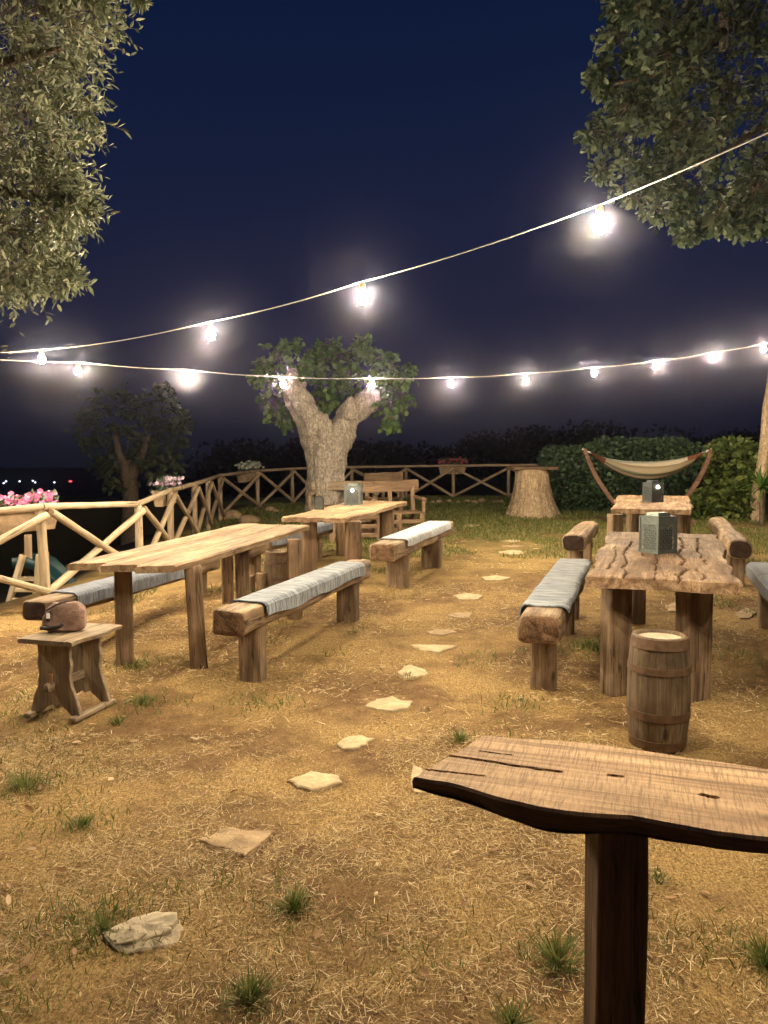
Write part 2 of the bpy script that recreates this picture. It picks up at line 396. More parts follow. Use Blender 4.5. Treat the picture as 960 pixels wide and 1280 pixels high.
# ------------------------------------------------------------------ sky
W = bpy.data.worlds.new('World'); S.world = W; W.use_nodes = True
wt = W.node_tree; bg = wt.nodes['Background']
tc = wt.nodes.new('ShaderNodeTexCoord'); sx = wt.nodes.new('ShaderNodeSeparateXYZ'); rp = wt.nodes.new('ShaderNodeValToRGB')
mr = wt.nodes.new('ShaderNodeMapRange'); mr.inputs[1].default_value = -.2; mr.inputs[2].default_value = .8
wt.links.new(tc.outputs['Generated'], sx.inputs[0]); wt.links.new(sx.outputs[2], mr.inputs[0]); wt.links.new(mr.outputs[0], rp.inputs[0])
cr = rp.color_ramp
stops = [(0, (.003, .004, .009)), (.19, (.003, .005, .012)), (.25, (.0045, .0065, .018)), (.36, (.0095, .0125, .036)), (.50, (.008, .0125, .040)), (.68, (.004, .0105, .039)), (.85, (.0018, .0075, .030))]
while len(cr.elements) < len(stops): cr.elements.new(.5)
for e, (p, c) in zip(cr.elements, stops): e.position = p; e.color = (*c, 1)
wt.links.new(rp.outputs[0], bg.inputs[0]); bg.inputs[1].default_value = 1.0
# ------------------------------------------------------------------ ground
def axis(lo, hi, fine_lo, fine_hi, step, growth=1.16):
    a = list(np.arange(fine_lo, fine_hi, step)); s = step; x = a[-1]
    while x < hi: s *= growth; x += s; a.append(min(x, hi))
    s = step; x = fine_lo; pre = []
    while x > lo: s *= growth; x -= s; pre.append(max(x, lo))
    return pre[::-1]+a
def ground():
    xs = axis(-900, 900, -4.5, 5, .045); ys = axis(-30, 1600, .6, 9, .045, 1.035)
    vs = []
    for y in ys:
        near = y < 30
        for x in xs:
            z = g(x, y)
            if near and abs(x) < 14:
                z += noise.noise(Vector((x*.9, y*.9, 0)))*.022+noise.noise(Vector((x*5, y*5, 3)))*.008+noise.noise(Vector((x*14, y*14, 7)))*.005-.008
            vs.append((x, y, z))
    n = len(xs); fs = [(k*n+i, k*n+i+1, (k+1)*n+i+1, (k+1)*n+i) for k in range(len(ys)-1) for i in range(n-1)]
    o = mk('ground', vs, fs, M['ground'], smooth=True); tag(o, 'dry trampled earth covered with straw', kind='structure')
ground()
# vectorised scatter: one mesh of many small blades
def cloud(name, tv, tf, pos, ax, up, sc, mat, parent=None, M0=None):
    tv = np.array(tv, float); N = len(pos); k = len(tv)
    ax = ax/np.linalg.norm(ax, axis=1, keepdims=True); si = np.cross(up, ax); nn = np.linalg.norm(si, axis=1, keepdims=True); nn[nn < 1e-6] = 1
    si = si/nn; up = np.cross(ax, si); sc = np.broadcast_to(np.array(sc, float).reshape(-1, 1) if np.ndim(sc) < 2 else sc, (N, 3) if np.ndim(sc) == 2 else (N, 1))
    s3 = sc if sc.shape[1] == 3 else np.repeat(sc, 3, 1)
    V = pos[:, None, :]+(tv[None, :, 0, None]*s3[:, None, 0:1])*ax[:, None, :]+(tv[None, :, 1, None]*s3[:, None, 1:2])*si[:, None, :]+(tv[None, :, 2, None]*s3[:, None, 2:3])*up[:, None, :]
    V = V.reshape(-1, 3)
    me = bpy.data.meshes.new(name)
    lens = [len(f) for f in tf]; flat = np.concatenate([np.array(f) for f in tf])
    me.vertices.add(N*k); me.vertices.foreach_set('co', V.ravel())
    loops = (flat[None, :]+(np.arange(N)*k)[:, None]).ravel(); me.loops.add(len(loops)); me.loops.foreach_set('vertex_index', loops.astype(np.int32))
    tot = np.tile(np.array(lens), N); st = np.concatenate([[0], np.cumsum(tot)[:-1]])
    me.polygons.add(len(tot)); me.polygons.foreach_set('loop_start', st.astype(np.int32)); me.polygons.foreach_set('loop_total', tot.astype(np.int32))
    me.materials.append(M[mat]); me.update(calc_edges=True); me.validate()
    o = bpy.data.objects.new(name, me); C.objects.link(o)
    if parent is not None:
        o.parent = parent; o.matrix_basis = PM[parent.name].inverted()
    PM[o.name] = Matrix(); return o
BLADE = ([(0, -.5, 0), (0, .5, 0), (.55, .38, .04), (.55, -.38, .04), (1, 0, 0)], [(0, 1, 2, 3), (3, 2, 4)])
GBLADE = ([(0, -.5, 0), (0, .5, 0), (.5, .4, .10), (.5, -.4, .10), (.8, .22, .26), (.8, -.22, .26), (1, 0, .45)], [(0, 1, 2, 3), (3, 2, 4, 5), (5, 4, 6)])
def fan_pts(n, d0, d1, k=.62, pw=1.):
    d = d0+(d1-d0)*rng.random(n)**pw; x = (rng.random(n)*2-1)*(k*d+.4); return x, d
def straw(n, d0, d1, lmin, lmax, w, pw=1.):
    x, y = fan_pts(n, d0, d1, pw=pw)
    keep = []
    for i in range(n):
        v = noise.noise(Vector((x[i]*1.2, y[i]*1.2, 4)))
        fx = fence_x(y[i])
        if x[i] < fx-.2: continue
        v2 = noise.noise(Vector((x[i]*4, y[i]*4, 8)))
        if random.random() < .46+v*1.5+v2*.9: keep.append(i)
    x = x[keep]; y = y[keep]; N = len(x)
    z = np.array([g(a, b)+noise.noise(Vector((a*.9, b*.9, 0)))*.022+noise.noise(Vector((a*5, b*5, 3)))*.008-.008 for a, b in zip(x, y)])+rng.random(N)*.010+.002
    an = rng.random(N)*2*PI
    ax = np.stack([np.cos(an), np.sin(an), rng.normal(.05, .22, N)], 1); up = np.stack([rng.normal(0, .5, N), rng.normal(0, .5, N), np.ones(N)], 1)
    L = lmin+(lmax-lmin)*rng.random(N)**2.2
    return np.stack([x, y, z], 1), ax, up, np.stack([L, w*(.6+.9*rng.random(N)), L*rng.normal(0, 1, N)*2.2], 1)
ps = [straw(190000, 1.2, 4.2, .005, .075, .0018, .75), straw(110000, 4.0, 9, .012, .09, .0034, .8), straw(24000, 9, 16, .03, .12, .007, .8)]
o = cloud('straw', *BLADE, np.concatenate([p[0] for p in ps]), np.concatenate([p[1] for p in ps]), np.concatenate([p[2] for p in ps]), np.concatenate([p[3] for p in ps]), 'straw')
tag(o, 'dry yellow straw strewn over the trampled earth', 'straw', kind='stuff')
LEAF = ([(0, 0, 0), (.3, .2, .04), (.7, .17, .05), (1, 0, -.02), (.7, -.17, .05), (.3, -.2, .04), (.5, 0, -.03)], [(0, 6, 2, 1), (6, 3, 2), (0, 5, 4, 6), (6, 4, 3)])
x, y = fan_pts(2000, 1.2, 9, pw=.8)
N = len(x); an = rng.random(N)*2*PI
pos = np.stack([x, y, [g(a, b)+noise.noise(Vector((a*.9, b*.9, 0)))*.022+.006 for a, b in zip(x, y)]], 1)
o = cloud('leaf_litter', *LEAF, pos, np.stack([np.cos(an), np.sin(an), rng.normal(.1, .2, N)], 1), np.stack([rng.normal(0, .5, N), rng.normal(0, .5, N), np.ones(N)], 1), (.012+.045*rng.random(N)**2.5), 'litter')
tag(o, 'scattered dry fallen leaves on the straw', 'leaf litter', kind='stuff')
# green grass growing in patches
def grass_patch():
    P = []; 
    n = 230000
    x = rng.random(n)*17-6; y = 1.3+rng.random(n)**.95*23
    for a, b in zip(x, y):
        if abs(a) > .66*b+.6 or a < fence_x(b)-.3: continue
        den = .22*sstep(6.5, 9.5, b)+.60*sstep(9.5, 14, b)+.25*sstep(15, 19, b)
        if b < 10: den += .16
        v = noise.noise(Vector((a*.75, b*.75, 9)))+.5*noise.noise(Vector((a*2.3, b*2.3, 2)))
        path = math.exp(-((a-(.12+.115*b))/.8)**2)*(1-sstep(13, 18, b))
        if v < .50-den*1.05+path*.3: continue
        P.append((a, b, g(a, b)))
    for tx, ty in ((30, 985), (368, 1133), (312, 1248), (697, 1200), (178, 878), (955, 1200), (130, 1160), (130, 1160), (165, 832), (735, 808), (105, 1030), (60, 1150), (240, 1110), (40, 1240), (860, 1180), (500, 1200), (330, 880), (640, 880)):
        c = gp(tx, ty)
        for _ in range(150):
            a, b = c.x+random.gauss(0, .13), c.y+random.gauss(0, .11); P.append((a, b, g(a, b)))
    P = np.array(P); N = len(P)
    ax = np.stack([rng.normal(0, .45, N), rng.normal(0, .45, N), np.ones(N)], 1); up = np.stack([rng.normal(0, 1, N), rng.normal(0, 1, N), np.zeros(N)], 1)
    L = (.025+.055*rng.random(N))*np.clip(.45+P[:, 1]/16, .5, 1)
    return cloud('grass', *GBLADE, P, ax, up, np.stack([L, .0022+.0007*P[:, 1], L], 1), 'grass')
tag(grass_patch(), 'patchy green grass growing through the dry straw', 'grass', kind='stuff')
def tuft(px, py, r, n, hgt, label):
    c = gp(px, py); rt = root('grass_tuft', c, label, 'grass tuft', 'green tufts in the straw')
    a = rng.random(n)*2*PI; r *= 1.35; hgt *= 1.35; q = r*np.minimum(np.abs(rng.normal(0, .5, n)), .85)*(1+.3*np.sin(a*3+px))
    P = np.stack([c.x+q*np.cos(a), c.y+q*np.sin(a)*1.1, np.full(n, c.z-.004)], 1)
    ax = np.stack([np.cos(a)*q/r*.7+rng.normal(0, .45, n), np.sin(a)*q/r*.7+rng.normal(0, .45, n), np.ones(n)], 1)
    up = np.stack([np.cos(a), np.sin(a), np.zeros(n)], 1)
    L = hgt*(.25+.9*rng.random(n)**1.3)*np.clip(1-.35*(q/r), .35, 1); cloud('blades', *GBLADE, P, ax, up, np.stack([L, .0035+.002*rng.random(n), L], 1), 'grass', rt)
for a in [(30, 985, .10, 420, .065, 'large bushy green grass tuft by the left edge, in front of the stool'),
          (368, 1133, .055, 240, .05, 'low green grass tuft right of the grey rock'),
          (312, 1248, .05, 220, .06, 'green grass tuft nearest the bottom edge, below the grey rock'),
          (697, 1200, .06, 260, .065, 'spiky grass tuft just left of the dark post of the tall slab table'),
          (575, 926, .05, 200, .05, 'small round green tuft behind the left tip of the tall slab table'),
          (178, 878, .09, 220, .045, 'flat grass tuft right of the wooden stool, before the long table'),
          (148, 903, .06, 130, .04, 'small grass tuft at the right foot of the wooden stool'),
          (955, 1200, .06, 220, .06, 'grass tuft cut by the right edge, right of the dark post'),
          (130, 1160, .13, 260, .04, 'sparse spreading grass tuft left of the grey rock'),
          (820, 1100, .06, 140, .03, 'thin grass tuft under the tall slab table, right of its post'),
          (165, 832, .11, 200, .05, 'grass tuft at the foot of the nearest long table leg'),
          (640, 1278, .05, 130, .05, 'grass tuft cut by the bottom edge, left of the dark post'),
          (735, 808, .11, 260, .06, 'grass tuft between the runner covered bench and the barrel table'),
          (510, 845, .05, 110, .035, 'tiny grass tuft beside a middle stepping stone'),
          (105, 1030, .06, 130, .035, 'thin grass tuft behind the sparse spreading one')]: tuft(*a)
# ------------------------------------------------------------------ stepping stones and rocks
def flag(poly, label, mat='stone', h=.012):
    P = [gp(x, y) for x, y in poly]; c = sum(P, Vector())/len(P); n = len(P)
    # densify with a ragged edge
    R = []
    for i in range(n):
        a, b = P[i], P[(i+1) % n]
        for k in range(6):
            p = a.lerp(b, k/6); j = noise.noise(p*17)*.014*(1 if k else .3); d = (p-c); R.append(c+d*(1+1.6*j/max(.05, d.length)))
    vs = []; m = len(R)
    for f, z in ((1.05, -.03), (1., h*.25), (.93, h*.8), (.6, h+.002), (.3, h+.003)):
        for p in R:
            q = c+(p-c)*f; vs.append(Vector((q.x, q.y, g(q.x, q.y)+z+noise.noise(q*13)*.008+(noise.noise(Vector((q.x*.9, q.y*.9, 0)))*.022 if True else 0)))-c)
    fs = [(k*m+i, k*m+(i+1) % m, (k+1)*m+(i+1) % m, (k+1)*m+i) for k in range(4) for i in range(m)]; fs.append(tuple(4*m+i for i in range(m)))
    # make sure faces look up
    v0 = (vs[1]-vs[0]).cross(vs[m]-vs[0])
    o = mk('stepping_stone', vs, fs, M[mat], None, I(*c)); tag(o, label, 'stepping stone', 'stepping stones of the path')
    return o
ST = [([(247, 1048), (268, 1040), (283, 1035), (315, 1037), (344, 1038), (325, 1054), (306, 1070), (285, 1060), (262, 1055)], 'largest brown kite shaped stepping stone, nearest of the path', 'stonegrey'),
 ([(358, 976), (376, 970), (388, 963), (402, 967), (424, 970), (428, 978), (408, 984), (392, 987), (372, 984)], 'pale rounded stepping stone, second nearest of the path', 'stone'),
 ([(421, 931), (432, 924), (452, 921), (468, 924), (460, 930), (450, 936), (430, 937)], 'pale pointed stepping stone, third nearest of the path', 'stone'),
 ([(456, 882), (470, 873), (490, 869), (502, 874), (516, 876), (510, 885), (490, 888), (470, 885)], 'ragged broken stepping stone, fourth nearest of the path', 'stone'),
 ([(495, 842), (503, 836), (512, 832), (530, 838), (535, 842), (520, 847), (505, 847)], 'small humped stepping stone, fifth nearest of the path', 'stone'),
 ([(514, 809), (540, 808), (570, 810), (556, 815), (545, 818), (535, 815), (525, 814)], 'wide split stepping stone, sixth nearest of the path', 'stone'),
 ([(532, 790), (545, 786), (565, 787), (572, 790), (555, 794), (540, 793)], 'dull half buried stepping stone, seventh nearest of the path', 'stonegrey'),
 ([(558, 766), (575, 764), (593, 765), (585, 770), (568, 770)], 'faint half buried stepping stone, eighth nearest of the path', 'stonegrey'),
 ([(566, 746), (582, 743), (604, 746), (598, 750), (575, 750)], 'bright oval stepping stone level with the far end of the runner bench', 'stone'),
 ([(602, 721), (620, 719), (638, 722), (625, 725), (606, 725)], 'bright long stepping stone left of the bare log bench', 'stone'),
 ([(622, 690), (640, 688), (660, 690), (648, 692.5), (630, 692)], 'bright flat stepping stone halfway between bare bench and stump', 'stone'),
 ([(626, 682.5), (642, 681), (656, 682.5), (640, 684)], 'thin strip of stepping stone just behind the bright flat one', 'stonegrey'),
 ([(628, 676), (640, 674.5), (650, 676), (640, 677.5)], 'tiny far stepping stone below the stump', 'stone'),
 ([(580, 658), (590, 656), (599, 657), (590, 659)], 'farthest stepping stone, in the grass left of the stump', 'stone'),
 ([(513, 982), (516, 957), (527, 960), (538, 975), (536, 990), (520, 990)], 'stepping stone half hidden behind the left tip of the tall slab table', 'stone'),
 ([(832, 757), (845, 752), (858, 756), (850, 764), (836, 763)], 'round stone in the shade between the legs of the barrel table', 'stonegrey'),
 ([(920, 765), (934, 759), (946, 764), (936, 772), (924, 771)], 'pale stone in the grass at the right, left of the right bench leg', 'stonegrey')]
for s in ST: flag(s[0], s[1], s[2], .009 if s[2] == 'stone' else .005)
def ico(sub=3):
    import bmesh
    bm = bmesh.new(); bmesh.ops.create_icosphere(bm, subdivisions=sub, radius=1); bm.verts.ensure_lookup_table()
    v = [p.co.copy() for p in bm.verts]; f = [tuple(q.index for q in p.verts) for p in bm.faces]; bm.free(); return v, f
ICO = ico(3); ICO2 = ico(4)
def rock(loc, sx, sy, sz, label, group=None, mat='rock', rough=.35, src=ICO, layered=False, rot=None):
    sd = seed(); vs = []
    for p in src[0]:
        k = 1+noise.noise(p*1.1+sd)*rough+noise.noise(p*3+sd)*rough*.35
        q = p*k
        if layered:
            zz = q.z; q.z = round(zz*4+noise.noise(q*1.3+sd)*.8)/4*.8+zz*.2; q.x += noise.noise(Vector((q.z*5, 1, 2))+sd)*.3
        q.z = max(q.z, -.4)
        vs.append(Vector((q.x*sx, q.y*sy, q.z*sz)))
    mt = I(*loc)
    if rot: mt = mt @ Matrix.Rotation(rot, 4, 'Z')
    o = mk('rock', vs, src[1], M[mat], None, mt, smooth=not layered); tag(o, label, 'rock', group); return o
def slate(c, label):
    V = []; Fc = []
    for q, (dx, dy, dz, rx, ry, th, tl, an) in enumerate([(0, 0, -.006, .125, .08, .018, .03, 0), (-.022, .010, .010, .095, .055, .011, -.05, 1), (.02, .024, .017, .07, .036, .010, -.08, 2), (-.06, -.018, .010, .05, .034, .012, -.10, 3)]):
        n = 22; o = len(V); mt = I(dx, dy, dz) @ Matrix.Rotation(tl, 4, 'Y') @ Matrix.Rotation(.12, 4, 'X')
        for f, z in ((1.02, -.012), (1., th*.75), (.93, th), (.5, th+.002)):
            for i in range(n):
                a = 2*PI*i/n; r = 1+.28*noise.noise(Vector((math.cos(a)*1.6, math.sin(a)*1.6, q*7.3)))+.16*noise.noise(Vector((math.cos(a)*5, math.sin(a)*5, q*3.1)))
                x, y = rx*r*f*math.cos(a), ry*r*f*math.sin(a)
                V.append(mt @ Vector((x, y, z+.006*noise.noise(Vector((x*30, y*30, q))))))
        for l in range(3):
            for i in range(n): Fc.append((o+l*n+i, o+l*n+(i+1) % n, o+(l+1)*n+(i+1) % n, o+(l+1)*n+i))
        Fc.append(tuple(o+3*n+i for i in range(n)))
    ob = mk('rock', V, Fc, M['rock'], None, I(*c) @ Matrix.Rotation(.25, 4, 'Z')); tag(ob, label, 'rock')
slate(gp(184, 1172)+Vector((0, .02, -.002)), 'jagged grey layered rock lying in the straw at the lower left')
# ------------------------------------------------------------------ trestle tables
def table(name, label, A, B, wA, wB, T, legs, mat='table', legmat='leg', planks=3, group='long wooden outdoor tables', wav=.03, cracks=(), nx=90, ny=14, endl=None, legw=.15, legd=.10, skew=0.):
    A = Vector(A); B = Vector(B); m, L = frame(A, B)
    mid = (A+B)/2; rt = root(name, (mid.x, mid.y, g(mid.x, mid.y)), label, 'table', group)
    sd = seed(); parts = []
    def edge(s):
        return lambda t: s*(wA+(wB-wA)*t)/2+noise.noise(Vector((t*L*1.6, s*5, 0))+sd)*wav+noise.noise(Vector((t*L*5, s*5, 4))+sd)*wav*.45
    el, er = edge(-1), edge(1)
    for k in range(planks):
        a0, a1 = k/planks, (k+1)/planks; gap = .0035
        def lf(t, a0=a0): return el(t)+(er(t)-el(t))*a0+(gap if a0 > 0 else 0)
        def rg(t, a1=a1): return el(t)+(er(t)-el(t))*a1-(gap if a1 < 1 else 0)
        s0 = random.uniform(-.035, .035) if planks > 1 else 0
        e0 = (lambda v, s0=s0: s0+noise.noise(Vector((v*4, k, 1))+sd)*.02+skew*(v-.5)) if endl is None else endl
        parts.append(slab(L, lf, rg, T, nx, ny if planks > 1 else 110, cracks, .004, e0, (lambda v, s0=s0: s0+noise.noise(Vector((v*4, k, 7))+sd)*.03), None, None, True))
    v, f, fm = merge(parts)
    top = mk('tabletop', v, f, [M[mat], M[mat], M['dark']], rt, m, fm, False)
    for (lx, ly, w, d, rot, lean) in legs:
        zz = A.z+(B.z-A.z)*((Vector((lx, ly, 0))-Vector((A.x, A.y, 0))).dot(Vector((B.x-A.x, B.y-A.y, 0)))/((B-A).xy.length**2))
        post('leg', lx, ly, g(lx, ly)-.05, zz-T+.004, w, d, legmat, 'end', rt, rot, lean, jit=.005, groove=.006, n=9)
    return rt
def mid(a, b): return ((a[0]+b[0])/2, (a[1]+b[1])/2)
# long table left, front
p1 = pz(90, 705, .8); p2 = pz(216, 704.5, .8); p3 = pz(393, 657, .87); p4 = pz(298, 653, .87)
A = (p1+p2)/2; B = (p3+p4)/2
Lg = [gp(150, 838), gp(245, 840), gp(300, 760), gp(366, 778), gp(345, 720)]
table('long_table', 'long three plank table at the left, nearest the stool', A, B, .80, .80, .055,
      [(-1.92, 5.62, .125, .12, .3, (.0, .0)), (-1.35, 5.55, .125, .10, .25, (-.05, .02)), (-1.30, 7.0, .12, .1, .3, (0, 0)), (-.84, 7.15, .13, .1, .3, (0, 0)), (-1.62, 7.9, .12, .1, .3, (0, 0))], skew=-.12)
# long table left, rear
A = (pz(357, 645, .885)+pz(435, 648, .885))/2; B = (pz(508, 625.5, .96)+pz(440, 626, .96))/2
table('long_table', 'wooden table with a lantern standing before the big tree trunk', A, B, .76, .85, .06,
      [(-.94, 9.6, .19, .15, .25, (.0, 0)), (-.36, 8.95, .185, .13, .25, (0, 0)), (.04, 10.9, .19, .13, .25, (0, 0)), (-.62, 11.3, .15, .13, .25, (0, 0))], mat='table', wav=.05, skew=-.1)
# right, front: thick cracked slab
A = (pz(741, 721, .8)+pz(914, 726, .8))/2; B = (pz(766, 664, .86)+pz(889, 668, .86))/2
cr1 = [([(0.02, -.10), (.25, -.12), (.5, -.17), (.62, -.12), (.85, -.16), (1.2, -.12), (1.7, -.18), (2.3, -.15)], .013, .03),
       ([(0, .22), (.2, .20), (.4, .24), (.6, .22), (1.1, .26), (1.9, .23)], .010, .025), ([(.3, .33), (.9, .31), (1.5, .35)], .007, .015), ([(.7, -.30), (1.4, -.27), (2.3, -.31)], .009, .02), ([(.02, -.23), (.2, -.26), (.45, -.22)], .009, .02),
       ([(1.0, .12), (1.5, .16), (2.2, .10)], .009, .02), ([(0, .035), (.5, .025), (1.1, .03), (2.4, .02)], .006, .012)]
def wavy(v): return noise.noise(Vector((v*3, 3, 8)))*.05-.06*math.sin(PI*v)*0
R1L = [(1.52, 4.98, .165, .13, .36, (0, .0)), (1.98, 4.86, .20, .14, .36, (0, 0)), (2.30, 7.0, .17, .14, .36, (0, 0)), (2.80, 6.85, .17, .14, .36, (0, 0))]
table('slab_table', 'thick cracked slab table with a small barrel before it', A, B, .87, .96, .075, R1L, mat='slab', legmat='post', planks=1, wav=.06, cracks=cr1, nx=200, endl=wavy)
# right, rear
A = (pz(763, 636, .92)+pz(866, 636, .92))/2; B = (pz(772, 619, .98)+pz(860, 619, .98))/2
table('slab_table', 'wavy edged table with a lantern standing in front of the hammock', A, B, 1.0, 1.1, .07,
      [(3.0, 9.95, .17, .14, .33, (0, 0)), (3.78, 9.95, .17, .14, .33, (0, 0)), (3.9, 12.0, .16, .14, .33, (0, 0)), (4.7, 12.0, .16, .14, .33, (0, 0))], mat='slab', legmat='post', planks=1, wav=.06, nx=80)
# tall slab table in the foreground
def bar_table():
    top = .80; bl = pz(603, 919, top); br = pz(960, 961, top); fl = pz(515, 971, top); fr = pz(960, 1047, top)
    # extend to the right, out of the picture
    br2 = br+(br-bl)*.9; fr2 = fr+(fr-fl)*.9
    ux = (br2-bl).normalized(); m = Matrix((ux, Vector((0, 0, 1)).cross(ux), Vector((0, 0, 1)))).transposed().to_4x4(); m.translation = fl
    inv = m.inverted(); lbl = inv @ bl; lbr = inv @ br2; lfr = inv @ fr2; L = lbr.x
    fpx = [(515, 971), (540, 975), (562, 978), (580, 983), (598, 988.5), (630, 999), (666, 1008), (708, 1015), (757, 1019), (790, 1021), (840, 1030), (895, 1040), (960, 1047)]
    fp = [inv @ pz(x, y, top) for x, y in fpx]+[lfr]
    bpx = [(603, 919), (640, 922), (692, 924.5), (720, 927), (785, 935), (840, 944), (895, 951), (960, 961)]
    bp = [inv @ pz(x, y, top) for x, y in bpx]+[lbr]
    def interp(P, x):
        if x <= P[0].x: return P[0].y
        for a, b in zip(P, P[1:]):
            if a.x <= x <= b.x: return a.y+(b.y-a.y)*(x-a.x)/(b.x-a.x)
        return P[-1].y
    rt = root('bar_table', (.45, 1.62, g(.45, 1.62)), 'dark legged single slab table with chipped edge in the right foreground', 'table')
    nx, ny, T = 300, 110, .032
    lf = lambda t: interp(fp, t*L)+noise.noise(Vector((t*L*14, 1, 1)))*.004
    rg = lambda t: interp(bp, t*L)+noise.noise(Vector((t*L*12, 5, 1)))*.005
    endl = lambda v: (fp[0].x*(1-v)+lbl.x*v)+noise.noise(Vector((v*9, 2, 3)))*.008
    P = lambda x, y: (lambda q: (q.x, q.y))(inv @ pz(x, y, top))
    cr = [([P(552, 943), P(600, 950), P(650, 957), P(700, 964)], .0055, .02), ([P(535, 962), P(570, 965), P(605, 969)], .0035, .012),
          ([P(762, 969), P(776, 971)], .006, .02), ([P(878, 994), P(893, 997)], .007, .02), ([P(600, 938), P(640, 943)], .0025, .008)]
    def under(t, v):
        b = math.exp(-((t*L-.30)/.12)**2)*.014-.008*math.exp(-(t*L/.06)**2)+.005*noise.noise(Vector((t*9, 0, 0)))+.003; return b if v < .5 else b*.6
    v, f, fm = slab(L, lf, rg, T, nx, ny, cr, .0025, endl, None, None, under); nq = 2*nx*ny
    for i in range(nq, nq+2*nx): fm[i] = 1 if (i-nq) % 1 == 0 else 0  # edges and underside in dark wood: bark tone and shade put into the colour
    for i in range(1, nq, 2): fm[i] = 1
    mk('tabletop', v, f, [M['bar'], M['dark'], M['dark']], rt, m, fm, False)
    o = bpy.context
    a = pz(734, 1036, top-.05); b = pz(807, 1036, top-.05); c = (a+b)/2
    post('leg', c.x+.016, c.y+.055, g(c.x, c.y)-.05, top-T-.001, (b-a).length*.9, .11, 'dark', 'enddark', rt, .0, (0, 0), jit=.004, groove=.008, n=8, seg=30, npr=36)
bar_table()
# ------------------------------------------------------------------ benches and runners
def runner(bm_m, x0, x1, w, h, drop_l, drop_r, mat, label, seg=46, name='bench_runner'):
    """cloth draped over a beam whose top centre line is local z=0"""
    sd = seed(); path = []
    hw = w/2+.012; rad = .018
    path += [(-hw-.004, -drop_l*k) for k in (1, .8, .6, .4, .2)]+[(-hw, -.02), (-hw+.008, -.008), (-hw+.02, .001)]
    path += [(-hw+.02+(2*hw-.04)*k/8, .003) for k in range(1, 8)]
    path += [(hw-.02, .001), (hw-.008, -.008), (hw, -.02)]+[(hw+.004, -drop_r*k) for k in (.2, .4, .6, .8, 1)]
    if drop_l < .02: path = [(p if p[0] > -hw+.03 else (max(p[0], -hw+.01), .002)) for p in path]
    n = len(path); vs = []; fs = []
    for i in range(seg+1):
        for j, (y, z) in enumerate(path):
            x = x0+(x1-x0)*i/seg; side = abs(y) > hw-.01
            q = Vector((x*4, y*6, z*6))+sd
            dy = noise.noise(q)*(.016 if side else .002)+noise.noise(q*2.6)*.006; dz = noise.noise(q*1.3)*(.004) if not side else noise.noise(Vector((x*2.2, y*3, 1))+sd)*.03*min(1, -z/.1)
            dxx = noise.noise(Vector((y*9, z*9, 3))+sd)*.025 if i in (0, seg) else noise.noise(q*1.7)*.004
            dy = abs(dy)*(1 if y > 0 else -1) if side else dy*.2
            vs.append(Vector((x+dxx, y+dy, z+abs(dz) if not side else z+dz)))
    for i in range(seg):
        for j in range(n-1):
            a = i*n+j; fs.append((a, a+n, a+n+1, a+1))
    o = mk(name, vs, fs, M[mat], None, bm_m, smooth=True)
    md = o.modifiers.new('thick', 'SOLIDIFY'); md.thickness = .008; md.offset = 1; es = o.modifiers.new('edges', 'EDGE_SPLIT'); es.split_angle = .9
    tag(o, label, 'cloth runner', 'grey blue runners over the benches'); return o
def bench(label, A, B, w, h, legs, run=None, n=7., mat='beam', end='end', legmat='post', name='log_bench', legw=.15):
    """A, B: centre of the top face at each end"""
    A = Vector(A); B = Vector(B); md = (A+B)/2
    rt = root(name, (md.x, md.y, g(md.x, md.y)), label, 'bench', 'rough beam benches beside the tables')
    dz = Vector((0, 0, h/2)); beam('seat', A-dz, B-dz, w, h, mat, end, rt, n=n, jit=.012, groove=.012, seg=30, npr=32)
    an = math.atan2((B-A).y, (B-A).x)
    for t, lw, ld in legs:
        p = A.lerp(B, t); post('leg', p.x, p.y, g(p.x, p.y)-.05, p.z-h+.012, lw, ld, legmat, 'end', rt, an-PI/2, (0, 0), jit=.008, groove=.012, n=6, npr=28)
    if run:
        m, L = frame(A+Vector((0, 0, .006)), B+Vector((0, 0, .006)))
        runner(m, run[0]*L, run[1]*L, w, h, run[2], run[3], run[4], run[5])
    return rt
# front bench of the long table
A = pz(285, 764, .54); B = pz(449, 700, .57)
bench('rough squared beam bench in front of the long left table', A, B, .24, .17, [(.13, .17, .15), (.88, .19, .16)],
      (.11, .90, .10, .145, 'cloth', 'grey blue runner over the beam bench in front of the long left table'))
# bench before rear left table
A = pz(478, 680, .64); B = pz(555, 650.5, .70)
bench('beam bench at the grassy side of the rear left table', A, B, .30, .19, [(.20, .25, .18), (.75, .26, .18)],
      (.14, .90, .08, .17, 'clothpale', 'pale grey runner over the bench at the rear left table'))
# bench behind long table (fence side)
A = Vector((-2.74, 5.95, .425)); B = Vector((-1.98, 8.75, .46))
bench('long dark ended log bench between the fence and the long left table', A, B, .23, .16, [(.17, .15, .15), (.9, .15, .15)],
      (.12, .82, .11, .16, 'clothdark', 'dark grey runner over the fence side log bench'), n=5, end='enddark')
A = Vector((-1.66, 8.85, .565)); B = Vector((-.86, 11.4, .64))
bench('beam bench behind the rear left table, above the round keg', A, B, .22, .16, [(.12, .15, .14), (.85, .15, .14)],
      (.20, .98, .10, .13, 'clothdark', 'grey blue runner over the bench behind the rear left table'))
